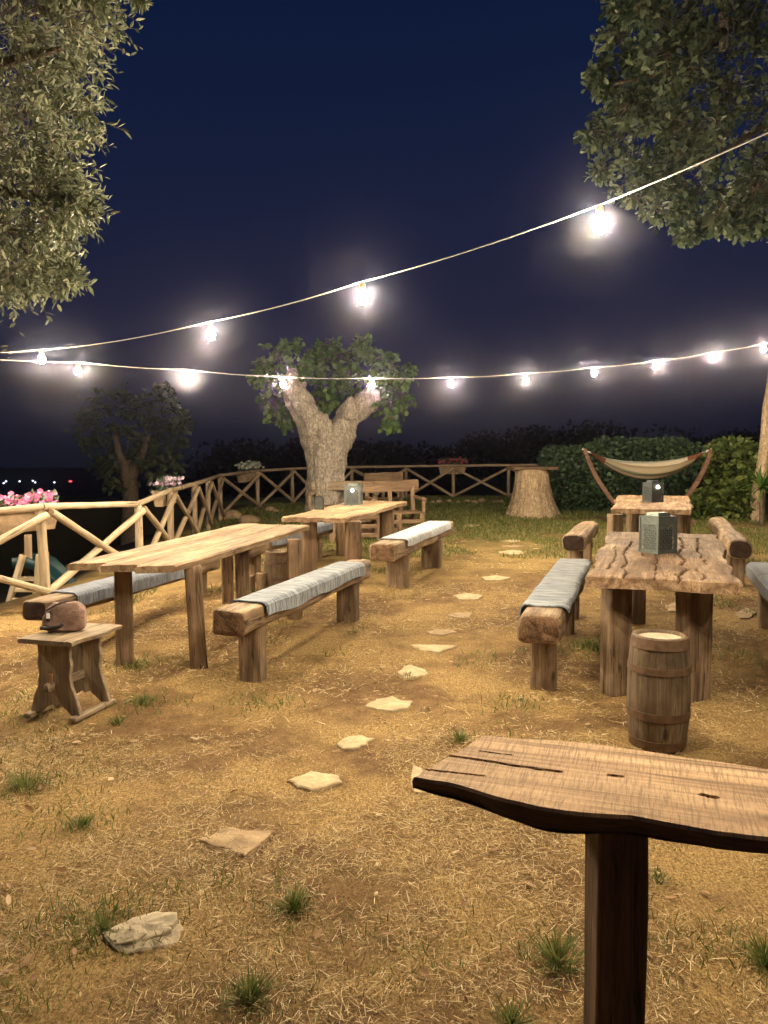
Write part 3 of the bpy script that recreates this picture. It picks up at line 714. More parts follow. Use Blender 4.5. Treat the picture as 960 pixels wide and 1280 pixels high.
# right front table: left bench
A = pz(673, 770, .54); B = pz(718, 700, .57)
bench('round edged beam bench left of the cracked slab table', A, B, .27, .185, [(.10, .165, .15), (.68, .15, .14), (.93, .14, .14)],
      (.10, .985, .03, .16, 'cloth', 'pale grey runner over the bench left of the cracked slab table'), n=5)
A = Vector((2.72, 4.75, .54)); B = Vector((3.52, 7.05, .58))
bench('bench cut by the right edge, right of the cracked slab table', A, B, .27, .18, [(.1, .16, .15), (.50, .2, .15), (.9, .16, .15)],
      (.05, .985, .2, .10, 'clothdark', 'dark grey runner hanging over the bench at the right edge'), n=5)
A = pz(716, 669, .65); B = pz(736, 651, .70)
bench('short bare log bench left of the hammock side table', A, B, .27, .19, [(.2, .17, .15), (.8, .17, .15)], None, n=4, end='enddark')
A = Vector((3.98, 8.55, .645)); B = Vector((4.92, 11.3, .72))
bench('bare round log bench right of the cracked slab table', A, B, .25, .22, [(.14, .2, .16), (.85, .2, .16)], None, n=3, end='enddark')
# ------------------------------------------------------------------ barrels
def barrel(loc, H, rm, re, label, lid='lidtop'):
    rt = root('barrel', loc, label, 'barrel'); NS = 17; n = NS*6; prof = []
    Z = [H*k/24 for k in range(25)]
    R = lambda z: re+(rm-re)*(1-(2*z/H-1)**2)**.85
    vs = []; fs = []
    ring = [(R(z), z) for z in Z]+[(R(H)-.018, H), (R(H)-.02, H-.02)]
    for r, z in ring:
        for j in range(n):
            a = 2*PI*j/n; gr = .004 if j % 6 == 0 else 0; vs.append(Vector(((r-gr)*math.cos(a), (r-gr)*math.sin(a), z)))
    for k in range(len(ring)-1):
        for j in range(n):
            a = k*n+j; b = k*n+(j+1) % n; fs.append((a, b, b+n, a+n))
    # local X up so that the grain runs along the staves
    m0 = Matrix(((0, 0, 1, 0), (1, 0, 0, 0), (0, 1, 0, 0), (0, 0, 0, 1)))
    rotM = I(*loc) @ m0.inverted(); vs2 = [m0 @ v for v in vs]
    mk('staves', vs2, fs, M['barrel'], rt, rotM, smooth=True)
    for zc, hw in ((.945, .045), (.715, .03), (.31, .035), (.05, .04)):
        z0, z1 = H*(zc-hw), H*(zc+hw); v, f = lathe([(R(max(0, z0))-.002, z0), (R(max(0, z0))+.004, z0), (R(min(H, z1))+.004, z1), (R(min(H, z1))-.002, z1)], 48)
        mk('hoop', v, f, M['hoop'], rt, I(*loc), smooth=False)
    v, f = lathe([(R(H)-.019, 0), (.0001, .001)], 40); mk('lid', v, f, M[lid], rt, I(loc[0], loc[1], loc[2]+H-.018))
    return rt
b0 = gp(831, 937); barrel((b0.x, b0.y+.11, g(b0.x, b0.y+.1)-.01), .60, .163, .138, 'small hooped wooden barrel standing before the cracked slab table')
barrel((-1.20, 8.62, g(-1.2, 8.62)-.01), .44, .155, .135, 'dark round keg under the far end of the long left table', 'barrel')
p = gp(327, 738); rt = root('log', (p.x, p.y, p.z), 'short upright log beside the dark round keg', 'log')
post('trunk', p.x, p.y, p.z-.02, p.z+.2, .11, .11, 'beam', 'end', rt, n=2.2, jit=.01)
post('trunk', p.x-.12, p.y+.02, p.z-.02, p.z+.17, .10, .10, 'leg', 'end', rt, n=2.2, jit=.01)
# ------------------------------------------------------------------ stool with bag
def stool():
    o = Vector((-1.905, 4.60, 0)); o.z = g(o.x, o.y)
    ux = Vector((.965, -.26, 0)); uy = Vector((.26, .965, 0))
    m = Matrix((ux, uy, Vector((0, 0, 1)))).transposed().to_4x4(); m.translation = o
    rt = root('stool', o, 'weathered plank stool with curvy sides at the left', 'stool')
    prof = [(.17, .0), (.165, .03), (.145, .10), (.115, .17), (.105, .24), (.118, .30), (.108, .345), (.112, .40), (.125, .44)]
    def side(y0, T=.028):
        out = [(x, z) for x, z in prof]+[(-x, z) for x, z in prof[::-1]]+[(-.17+.06, 0), (-.07, .035), (-.02, .06), (.0, .045), (.03, .062), (.07, .035), (.11, 0)]
        n = len(out); vs = [Vector((z, x, 0)) for x, z in out]+[Vector((z, x, T)) for x, z in out]   # local X up
        fs = [tuple(range(n)), tuple(range(n, 2*n))[::-1]]+[(i, i+n, (i+1) % n+n, (i+1) % n) for i in range(n)]
        mm = m @ I(0, y0, .02) @ Matrix(((0, 1, 0, 0), (0, 0, 1, 0), (1, 0, 0, 0), (0, 0, 0, 1)))
        ob = mk('side_panel', vs, fs, M['grey'], rt, mm)
        bv = ob.modifiers.new('b', 'BEVEL'); bv.width = .005; bv.segments = 2; bv.limit_method = 'ANGLE'
    side(-.15); side(.13)
    v, f, fm = slab(.50, lambda t: -.21+.012*math.sin(t*9), lambda t: .145+.02*math.sin(t*7+1), .028, 30, 20, (), .004)
    mk('seat', v, f, [M['grey'], M['grey']], rt, m @ I(-.005, -.25, .487) @ Matrix.Rotation(PI/2, 4, 'Z'), fm)
    q = lambda x, y, z: m @ Vector((x, y, z))
    st = beam('stretcher', q(-.01, -.21, .19), q(-.01, .17, .19), .03, .045, 'grey', 'grey', rt, jit=.003)
    beam('wedge', q(-.01, -.172, .16), q(-.005, -.168, .27), .022, .018, 'pale', 'end', st, jit=.002)
    for s in (-1, 1): beam('foot_rail', q(s*.155, -.20, .012), q(s*.155, .20, .012), .05, .028, 'grey', 'grey', rt, jit=.003)
    # bag
    c = q(-.04, .02, .487); rb = root('bag', c, 'brown slouchy handbag with dark trim lying on the wooden stool', 'bag')
    vs = []
    for p in ICO2[0]:
        z = (p.z+1)/2; wx = .135*(1-.34*z); wy = .09*(1-.62*z)
        e = lambda t, n: math.copysign(abs(t)**n, t)
        x = e(p.x, .55)*wx; y = e(p.y, .6)*wy; h = (.5+.5*e(p.z, .55))*.185
        h *= 1-.16*max(0, p.x-.2)-.10*max(0, -p.x)
        x -= .03*(1-z)*max(0, -p.x); h -= .02*math.exp(-((p.x+.1)/.35)**2)*z
        k = noise.noise(Vector((x*11, y*14, h*14)))*.014-abs(noise.noise(Vector((x*22+h*9, y*6, h*7))))*.014+.004+noise.noise(Vector((x*40, y*14, h*30)))*.003
        vs.append(Vector((x*(1+k*5), y*(1+k*5), max(0, h+k))))
    mb = m @ I(-.02, .0, .49) @ Matrix.Rotation(.45, 4, 'Z')
    mk('body', vs, ICO2[1], M['bag'], rb, mb, smooth=True)
    T = lambda pts, r, name, mat: mk(name, *tube([mb @ Vector(p) for p in pts], r, 6), M[mat], rb, smooth=True)
    T([(-.13, -.072, .035), (-.08, -.088, .032), (-.02, -.092, .042), (.0, -.088, .058)], .012, 'front_trim', 'bagdark')
    T([(-.105, -.055, .085), (-.11, -.05, .13), (-.05, -.045, .165), (.02, -.03, .185), (.0, -.015, .178)], .0055, 'handle', 'bagdark')
    T([(-.105, -.060, .088), (-.085, -.068, .075), (-.075, -.066, .095), (-.08, -.058, .13)], .006, 'strap', 'bagdark')
    v, f = box(.022, .004, .032); mk('tag', v, f, M['white'], rb, mb @ I(-.088, -.068, .105) @ Matrix.Rotation(-.3, 4, 'X'))
stool()
# ------------------------------------------------------------------ lanterns
def lantern(c, s, h, rot, label, lit):
    ZN = 'zincblack' if lit else 'zinc'
    rt = root('lantern', c, label, 'lantern', 'pierced metal lanterns on the tables'); m = I(*c) @ Matrix.Rotation(rot, 4, 'Z')
    # pierced shell: each wall a lattice of real slots
    V = []; Fc = []
    def quad(p):
        o = len(V); V.extend(p); Fc.append((o, o+1, o+2, o+3))
    def wall(mw, nu=9, nv=14):
        cu, cv = s/nu, h*.86/nv
        for i in range(nu):
            for j in range(nv):
                x0 = -s/2+i*cu; z0 = .01+j*cv; x1, z1 = x0+cu, z0+cv
                pts = [(x0, z0), (x1, z0), (x1, z1), (x0, z1)]
                if 0 < i < nu-1 and 0 < j < nv-3:
                    b = .30 if (i+j) % 2 else .18
                    a0, a1 = x0+cu*b, x1-cu*b; c0, c1 = z0+cv*.12, z1-cv*.12; sk = cu*.22*(1 if (i+j) % 2 else -1)
                    ins = [(a0-sk*.5, c0), (a1-sk*.5, c0), (a1+sk*.5, c1), (a0+sk*.5, c1)]
                    for k in range(4):
                        k2 = (k+1) % 4; quad([mw @ Vector((p[0], 0, p[1])) for p in (pts[k], pts[k2], ins[k2], ins[k])])
                else: quad([mw @ Vector((p[0], 0, p[1])) for p in pts])
    for k in range(4): wall(Matrix.Rotation(k*PI/2, 4, 'Z') @ I(0, -s/2, 0))
    o = mk('shell', V, Fc, M[ZN], rt, m); md = o.modifiers.new('t', 'SOLIDIFY'); md.thickness = .0025
    pr = []
    for sx_ in (-1, 1):
        for sy_ in (-1, 1): pr.append((*box(.012, .012, h*.9, (sx_*s/2, sy_*s/2, h*.45)), [0]*6))
    pr.append((*box(s*1.03, s*1.03, .012, (0, 0, .006)), [0]*6))
    v, f, _ = merge(pr); mk('frame', v, f, M[ZN], rt, m)
    v, f, _ = merge([(*box(s*1.04, s*1.04, .012, (0, 0, h*.885)), [0]*6), (*box(s*.62, s*.62, h*.10, (0, 0, h*.94), 1.1), [0]*6)]); mk('lid', v, f, M[ZN], rt, m)
    v, f = box(s*.80, s*.80, h*.55, (0, 0, h*.30)); mk('liner', v, f, M['zincdark'], rt, m)
    if lit:
        v, f = lathe([(.0001, h*.62), (.017, h*.64), (.024, h*.68), (.016, h*.73), (.004, h*.77), (.0001, h*.78)], 12)
        dz = Matrix.Rotation(lit, 4, 'Z') @ Vector((0, -s/2-.012, 0)); b = mk('lamp', v, f, M['candle'], rt, I(*c) @ I(dz.x, dz.y, 0), smooth=True)
    return rt
c = pz(822, 690, .83); c.z = .805+ (c.y-4.7)*.0195; lantern(c, .185, .31, .46, 'pierced grey metal lantern on the cracked slab table', 0)
c = pz(816, 627.5, .945); lantern((c.x, c.y, .945), .20, .32, .32, 'lit metal lantern on the table in front of the hammock', .32)
c = pz(442, 632, .925); lantern((c.x, c.y, .925), .215, .31, -.12, 'lit metal lantern on the table before the tree', -.12)
c = pz(399, 637, .925); rt = root('table_lamp', (c.x, c.y, .925), 'small black arched lamp on the rear left table against the trunk', 'lamp')
vs = []; fs = []; out = [(-.06, 0), (.06, 0), (.06, .12)]+[(.06*math.cos(a), .12+.06*math.sin(a)) for a in np.linspace(.2, PI-.2, 9)]+[(-.06, .12)]
n = len(out); vs = [Vector((x, -.03, z)) for x, z in out]+[Vector((x, .03, z)) for x, z in out]; fs = [tuple(range(n)), tuple(range(n, 2*n))[::-1]]+[(i, i+n, (i+1) % n+n, (i+1) % n) for i in range(n)]
mk('housing', vs, fs, M['black'], rt, I(c.x, c.y, .925))
o = mk('front_grille', [v*.0+Vector((v.x*.8, -.034, .01+v.z*.85)) for v in vs[:n]]+[Vector((v.x*.8, -.031, .01+v.z*.85)) for v in vs[:n]], fs, M['zincdark'], rt, I(c.x, c.y, .925))
# ------------------------------------------------------------------ fence
def fence():
    rt = root('wooden_fence', (-3.3, 10.3, g(-3.3, 10.3)), 'rustic cross braced pole fence along the edge of the garden', 'fence')
    tops = []
    for i, ((x, y), ry) in enumerate(zip(FENCE, RAILY)):
        z = (CH-(ry-580)/960*y*1.0) if ry else g(x, y)+1.05
        if ry: z = pd(480+x/y*960, ry, y).z
        tops.append(Vector((x, y, z)))
    for i, t in enumerate(tops):
        lit = 'rail' if i < 3 else 'fence'  # nearest bays use a brighter copy of the fence wood, light in its colour
        zb = g(t.x, t.y)-.2
        post('post', t.x, t.y, zb, t.z-.02, .10, .10, lit, 'end', rt, n=2.2, jit=.006, lean=(-.06, 0) if i == 1 else (0, 0))
        if i+1 < len(tops):
            b = tops[i+1]; beam('rail', t+(t-b).normalized()*.04, b+(b-t).normalized()*.04, .072 if i < 3 else .085, .075, lit, 'end', rt, n=2.3, jit=.006)
            d = (b-t).normalized(); pr = Vector((0, 0, 1)).cross(d).normalized(); off = -pr*.075 if True else pr
            zl0 = t.z-.93; zl1 = b.z-.93
            beam('brace', Vector((t.x, t.y, t.z-.06))+off, Vector((b.x, b.y, zl1))+off, .082, .082, lit, 'end', rt, n=2.2, jit=.006)
            off2 = -pr*.02
            beam('brace', Vector((b.x, b.y, b.z-.08))+off*1.0, Vector((t.x, t.y, zl0))+off2, .082, .082, lit, 'end', rt, n=2.2, jit=.006)
    return tops
TOPS = fence()
# planters on the rail
BLOS = ([(0, 0, 0), (.5, .5, .15), (.95, .35, .25), (1.0, -.1, .2), (.7, -.5, .15)], [(0, 1, 2, 3, 4)])
def planter(a, b, label, mat, n=90, hgt=.16, wd=.17, outside=-1):
    """trough hung on the outer side of the rail between two points"""
    a = Vector(a); b = Vector(b); m, L = frame(a, b); c = (a+b)/2; rt = root('flower_planter', c, label, 'planter', 'flower troughs hung on the fence rail')
    s = outside
    prof = [(-.10, .0), (-.10, -.03), (-.085, -.035), (-.06, -.25), (.06, -.25), (.085, -.035), (.10, -.03), (.10, 0), (.08, 0), (.05, -.235), (-.05, -.235), (-.08, 0)]
    k = len(prof); vs = []; fs = []
    for x in np.linspace(0, L, 9):
        e = 0 if 0 < x < L else .0
        tp = 1-.0
        for y, z in prof: vs.append(Vector((x+(z*.25 if x == L else -z*.25 if x == 0 else 0), y+s*.14, z-.005)))
    for i in range(8):
        for j in range(k): fs.append((i*k+j, i*k+(j+1) % k, (i+1)*k+(j+1) % k, (i+1)*k+j))
    for i in (0, 8): fs.append(tuple(i*k+j for j in range(8)))
    mk('trough', vs, fs, M['trough'], rt, m)
    for x in (L*.2, L*.8):
        mk('hook', *tube([m @ Vector((x, s*.06, -.02)), m @ Vector((x, s*.055, .055)), m @ Vector((x, s*-.05, .06)), m @ Vector((x, s*-.055, -.03))], .006, 5), M['black'], rt)
    N = 260; P = np.array([tuple(m @ Vector((random.uniform(0, L), s*.12+random.gauss(0, .05), random.uniform(-.01, hgt*.9)))) for _ in range(N)])
    cloud('foliage', *LEAF, P, rng.normal(0, 1, (N, 3))+np.array([0, 0, .3]), rng.normal(0, 1, (N, 3)), .05+.03*rng.random(N), 'hedge' if mat != 'whitepet' else 'oak', rt)
    N = n; ctr = np.array([tuple(m @ Vector((random.uniform(-.02, L+.02), s*.12+random.gauss(0, wd*.35), hgt*(.35+.75*random.random()**.7)*(.75+.4*noise.noise(Vector((i*.3, L, 2))))))) for i in range(N)])
    fac = rng.normal(0, .5, (N, 3))+np.array([.0, -.8, .5]); fac /= np.linalg.norm(fac, axis=1, keepdims=True)
    P = np.repeat(ctr, 5, 0); up = np.repeat(fac, 5, 0); t1 = np.cross(up, rng.normal(0, 1, (5*N, 3))*0+np.array([.3, .2, .9])); t1 /= np.linalg.norm(t1, axis=1, keepdims=True); t2 = np.cross(up, t1)
    an = np.tile(np.arange(5)*2*PI/5, N); ax = t1*np.cos(an)[:, None]+t2*np.sin(an)[:, None]
    cloud('blossoms', *BLOS, P, ax, up, .034, mat, rt)
t0, t1, t2, t3, t4 = TOPS[0], TOPS[1], TOPS[2], TOPS[3], TOPS[4]
planter(t0.lerp(t1, .60), t1.lerp(t2, .16), 'trough of bright pink petunias on the pale near fence rail', 'pink', 130, .165, .2, 1)
planter(t3.lerp(t4, .0)-Vector((0, .2, 0)), t3.lerp(t4, .45), 'trough of purple and white flowers on the curving fence rail', 'purplewhite', 90, .2, .2, 1)
p7, p6 = TOPS[7], TOPS[6]; planter(p6.lerp(p7, .62), p7.lerp(TOPS[8], .12), 'trough of white trailing flowers on the fence left of the tree', 'whitepet', 170, .26, .26, 1)
planter(TOPS[12]-Vector((.45, 0, 0)), TOPS[12]+Vector((.40, 0, 0)), 'trough of red flowers on the far fence rail', 'redpet', 60, .24, .2, 1)
# rocks along the far fence
RK = [(290, 641, 30), (312, 640, 30), (338, 636, 16), (345, 637, 10), (549, 627, 11), (561, 626, 9), (572, 627, 8), (584, 626, 10), (593, 627.5, 11), (602, 626, 13), (618, 627, 9), (626, 627, 11), (530, 627, 10), (540, 627.5, 9)]
RL = ['low pale rock at the fence left of the big tree', 'larger round rock beside the low pale one, left of the big tree', 'small rock under the fence right of the two big pale ones', 'tiny rock nearest the trunk at its left',
      'third rock in the row under the far fence', 'fourth rock in the row under the far fence', 'small rock right of the far fence post under the red flowers', 'rock under the red flower trough, right part', 'flat rock in the far row between two posts', 'biggest pale rock in the far row, left of the stump',
      'small rock in the far row just left of the long flat one', 'rock in the far row at the last post by the stump', 'leftmost rock in the row under the far fence', 'second rock in the row under the far fence']
for (x, y, w), lb in zip(RK, RL):
    p = gp(x, y+2); s = w*p.y/960/2*.82; rock((p.x, p.y, p.z+s*.25), s*1.05, s*.8, s*.75, lb, 'rocks along the foot of the fence', 'stonegrey', .25)
SR = [(893, 641, 7), (905, 643, 9), (917, 642, 10), (929, 644, 8), (938, 641, 9), (951, 648, 13)]
SL = ['leftmost small stone edging the bush', 'second small stone from the left edging the bush', 'middle stone edging the bush', 'stone edging the bush right of the middle one', 'last small stone edging the bush', 'pale round stone at the foot of the leaning pole']
for (x, y, w), lb in zip(SR, SL):
    p = gp(x, y); s = w*p.y/960/2; rock((p.x, p.y, p.z+s*.2), s, s*.8, s*.7, lb, 'stones edging the planting at the right', 'stonegrey', .3)
# ------------------------------------------------------------------ stump table
def stump():
    d = 17.3; b = gp(661, 643); b = Vector((b.x, 17.6, g(b.x, 17.6))); d = b.y; sc = d/960
    zt = pd(661, 587, d).z; H = zt-b.z
    rt = root('stump_table', b, 'pale flared tree stump with a dark board on top', 'stump table')
    n = 72; vs = []; fs = []; K = 26; sd = seed()
    for k in range(K):
        t = k/(K-1)
        r0 = sc*(20.5+12*(1-t)**2.6+1.5*(1-t))
        for j in range(n):
            a = 2*PI*j/n
            fl = (.16*max(0, noise.noise(Vector((math.cos(a)*2.2, math.sin(a)*2.2, .5))+sd))*2+.05*noise.noise(Vector((math.cos(a)*6, math.sin(a)*6, 2))+sd))*(1-t)**1.6*2.2
            rg = .07*noise.noise(Vector((math.cos(a)*9, math.sin(a)*9, t*1.2))+sd)+.035*noise.noise(Vector((math.cos(a)*20, math.sin(a)*20, t*2))+sd)
            r = r0*(1+fl+rg); vs.append(Vector((r*math.cos(a), r*math.sin(a), -.05+(H+.05)*t)))
    for k in range(K-1):
        for j in range(n):
            a = k*n+j; c = k*n+(j+1) % n; fs.append((a, c, c+n, a+n))
    fs.append(tuple((K-1)*n+j for j in range(n)))
    mk('trunk', vs, fs, M['stump'], rt, I(*b), smooth=True)
    a = pd(634, 584, d); c = pd(692, 584, d); L = c.x-a.x
    v, f, fm = slab(L, lambda t: -.42+.08*math.sin(t*5), lambda t: .42+.06*math.sin(t*4), .07, 30, 12, (), .006, lambda v: .12*math.sin(v*PI)*-1+.1, lambda v: .1*math.sin(v*PI))
    mk('board', v, f, [M['leg'], M['leg']], rt, I(a.x, d, zt+.07), fm)
stump()
# ------------------------------------------------------------------ trees
OAKT = []
for i, (x, w) in enumerate([(0, .02), (.12, .05), (.25, .16), (.33, .10), (.48, .26), (.56, .16), (.72, .30), (.80, .2), (.93, .15), (1, 0)]): OAKT.append((x, w))
OAKV = [(x, w, .05*math.sin(x*5)) for x, w in OAKT]+[(x, -w, .05*math.sin(x*5)) for x, w in OAKT[1:-1]]
no = len(OAKT); OAKF = []
for i in range(no-1):
    l0 = i; l1 = i+1; r0 = 0 if i == 0 else no+i-1; r1 = no-1 if i+1 == no-1 else no+i
    q = [l0, l1, r1, r0]; q2 = []
    for t in q:
        if t not in q2: q2.append(t)
    OAKF.append(tuple(q2[::-1]))
OAK = (OAKV, OAKF)
BROAD = ([(0, 0, 0), (.12, .25, .05), (.4, .40, .07), (.75, .25, .02), (1, 0, -.1), (.75, -.25, .02), (.4, -.40, .07), (.12, -.25, .05), (.5, 0, -.02)],
         [(0, 8, 2, 1), (8, 4, 3, 2), (0, 7, 6, 8), (8, 6, 5, 4)])
NARROW = ([(0, 0, 0), (.3, .15, .03), (.65, .14, .03), (1, 0, -.05), (.65, -.14, .03), (.3, -.15, .03), (.5, 0, -.02)], [(0, 6, 2, 1), (6, 3, 2), (0, 5, 4, 6), (6, 4, 3)])
def crown(clusters, shoots, per, tmpl, size, mat, parent, grav=-.1, name='crown', twigs=None, sl=1.1, center=None):
    P = []; A = []; U = []; Sc = []; TV = []; TF = []
    for c, r in clusters:
        c = Vector(c)
        ns = max(2, int(shoots*random.uniform(.75, 1.25)))
        for _ in range(ns):
            v = Vector((random.gauss(0, 1), random.gauss(0, 1), random.gauss(0, 1))).normalized()
            b = c+v*r*random.random()**.5*.55
            d = (v+Vector((random.gauss(0, .4), random.gauss(0, .4), random.gauss(0, .4)+grav))).normalized()
            if center is not None: d = (d+(b-Vector(center)).normalized()*.6).normalized()
            L = r*sl*random.uniform(.5, 1.); pts = []
            for k in range(per):
                t = (k+1)/per; p = b+d*L*t+Vector((0, 0, grav*L*t*t)); pts.append(p)
                side = d.cross(Vector((random.gauss(0, 1), random.gauss(0, 1), random.gauss(0, 1)))).normalized()
                a = (side*1.0+d*random.uniform(.3, 1.1)+Vector((0, 0, grav*1.2))).normalized()
                P.append(p); A.append(a); U.append(Vector((random.gauss(0, .7), random.gauss(0, .7), 1))); Sc.append(size*random.uniform(.6, 1.2)*(1 if k < per-1 else .8))
            if twigs:
                tv, tf = tube([b-d*L*.3, b, pts[len(pts)//2], pts[-1]], lambda t: twigs*(1-.7*t), 3); o = len(TV); TV += tv; TF += [tuple(i+o for i in q) for q in tf]
    o = cloud(name, *tmpl, np.array(P), np.array(A), np.array(U), np.array(Sc), mat, parent)
    if twigs: mk('twigs', TV, TF, M['barkdark'], parent)
    return o
def limb(parent, pts, r0, r1, mat='barkdark', name='branch', n=10):
    sd = seed(); P = [Vector(p) for p in pts]; Q = []
    for k in range(len(P)-1):
        for i in range(6): Q.append(P[k].lerp(P[k+1], i/6))
    Q.append(P[-1]); Q = [q+Vector((noise.noise(q*.9+sd), noise.noise(q*.9+sd*2), 0))*r0*.6 for q in Q]
    return mk(name, *tube(Q, lambda t: r0+(r1-r0)*t, n), M[mat], parent, smooth=True)
# near evergreen at the upper left, its trunk outside the picture
def left_tree():
    b = Vector((-4.3, 3.9, g(-4.3, 3.9))); rt = root('evergreen_tree', b, 'small leaved evergreen tree reaching in at the upper left', 'tree')
    cl = []
    E = [(108, -8, 36), (95, 28, 45), (60, 10, 60), (20, 20, 70), (62, 75, 45), (25, 95, 60), (75, 122, 40), (95, 140, 33), (45, 150, 55), (10, 170, 60), (70, 178, 40), (50, 205, 40),
         (84, 236, 30), (92, 250, 24), (55, 245, 42), (15, 235, 55), (55, 275, 40), (86, 284, 26), (20, 290, 50), (50, 312, 40), (64, 338, 27), (78, 344, 18), (30, 335, 36), (5, 350, 26), (2, 365, 14), (90, -60, 60), (40, -60, 90), (-30, 60, 90), (-40, 180, 90), (-40, 290, 70), (-60, -60, 120), (172, -6, 8), (30, 355, 16)]
    for x, y, r in E:
        for dd in ((0, .55) if r > 40 else (0,)):
            d = 4.0+random.uniform(-.25, .35)+dd; cl.append((pd(x, y, d), r*d/960*1.0))
    for _ in range(26):
        cl.append((Vector((random.uniform(-5.6, -2.6), random.uniform(3, 5.6), random.uniform(2.6, 5.6))), .5))
    crown(cl, 25, 11, NARROW, .052, 'olive', rt, -.08, twigs=.0028, center=(-3.6, 4.4, 3.2), sl=1.4)
    limb(rt, [b-Vector((0, 0, .2)), b+Vector((.1, .1, 1.4)), b+Vector((.25, .2, 2.6)), b+Vector((.6, .3, 4.2))], .22, .09, name='trunk')
    limb(rt, [b+Vector((.2, .15, 2.2)), pd(-40, 230, 4.2), pd(60, 250, 4.1)], .07, .012)
    limb(rt, [b+Vector((.25, .2, 2.6)), pd(-30, 90, 4.3), pd(80, 60, 4.1)], .07, .012)
left_tree()
def right_tree():
    b = Vector((8.0, 9.6, g(8.0, 9.6))); rt = root('oak_tree', b, 'oak tree with lobed leaves hanging in at the upper right', 'tree')
    E = [(745, 92, 18), (765, 98, 26), (795, 80, 36), (770, 140, 32), (760, 175, 30), (752, 203, 22), (795, 125, 45), (790, 200, 38), (800, 240, 32), (815, 262, 22), (840, 225, 42), (850, 262, 24), (862, 292, 15), (872, 284, 12),
         (885, 255, 34), (905, 272, 24), (920, 250, 40), (935, 285, 20), (955, 290, 20), (955, 250, 45), (830, 170, 48), (880, 190, 55), (930, 190, 60), (830, 100, 55), (880, 120, 60), (940, 110, 65), (800, 30, 45), (840, 20, 55), (790, -10, 35), (890, 40, 50), (950, 30, 60), (880, -40, 70), (960, -50, 80), (1000, 120, 90), (1010, 220, 80), (1060, 60, 120), (820, -60, 60)]
    cl = []
    for x, y, r in E:
        for dd in ((0, .9) if r > 40 else (0,)):
            d = 8.6+random.uniform(-.6, .6)+dd
            for _k in range(3 if r > 25 else 2):
                aa = random.random()*2*PI; rr = r*.62*random.random()**.5; cl.append((pd(x+rr*math.cos(aa), y+rr*math.sin(aa), d+random.uniform(-.3, .3)), r*d/960*random.uniform(.38, .62)))
    for _ in range(26):
        cl.append((Vector((random.uniform(5.4, 10.), random.uniform(7.5, 11.5), random.uniform(4.6, 9))), .8))
    crown(cl, 13, 7, OAK, .105, 'oak', rt, -.12, twigs=.006, center=(6.8, 9.2, 5.6), sl=1.25)
    limb(rt, [b-Vector((0, 0, .3)), b+Vector((-.1, 0, 2)), b+Vector((-.3, -.1, 3.6)), b+Vector((-.2, 0, 6.5))], .3, .14, name='trunk')
    limb(rt, [b+Vector((-.3, -.1, 3.4)), pd(1000, 130, 9.2), pd(900, 190, 9)], .12, .02); limb(rt, [b+Vector((-.3, 0, 4.5)), pd(960, -60, 9.2), pd(905, -20, 9.), pd(905, 60, 9)], .12, .05, 'bark')
    limb(rt, [pd(905, 40, 9), pd(840, 90, 8.8), pd(770, 105, 8.6)], .05, .012)
right_tree()
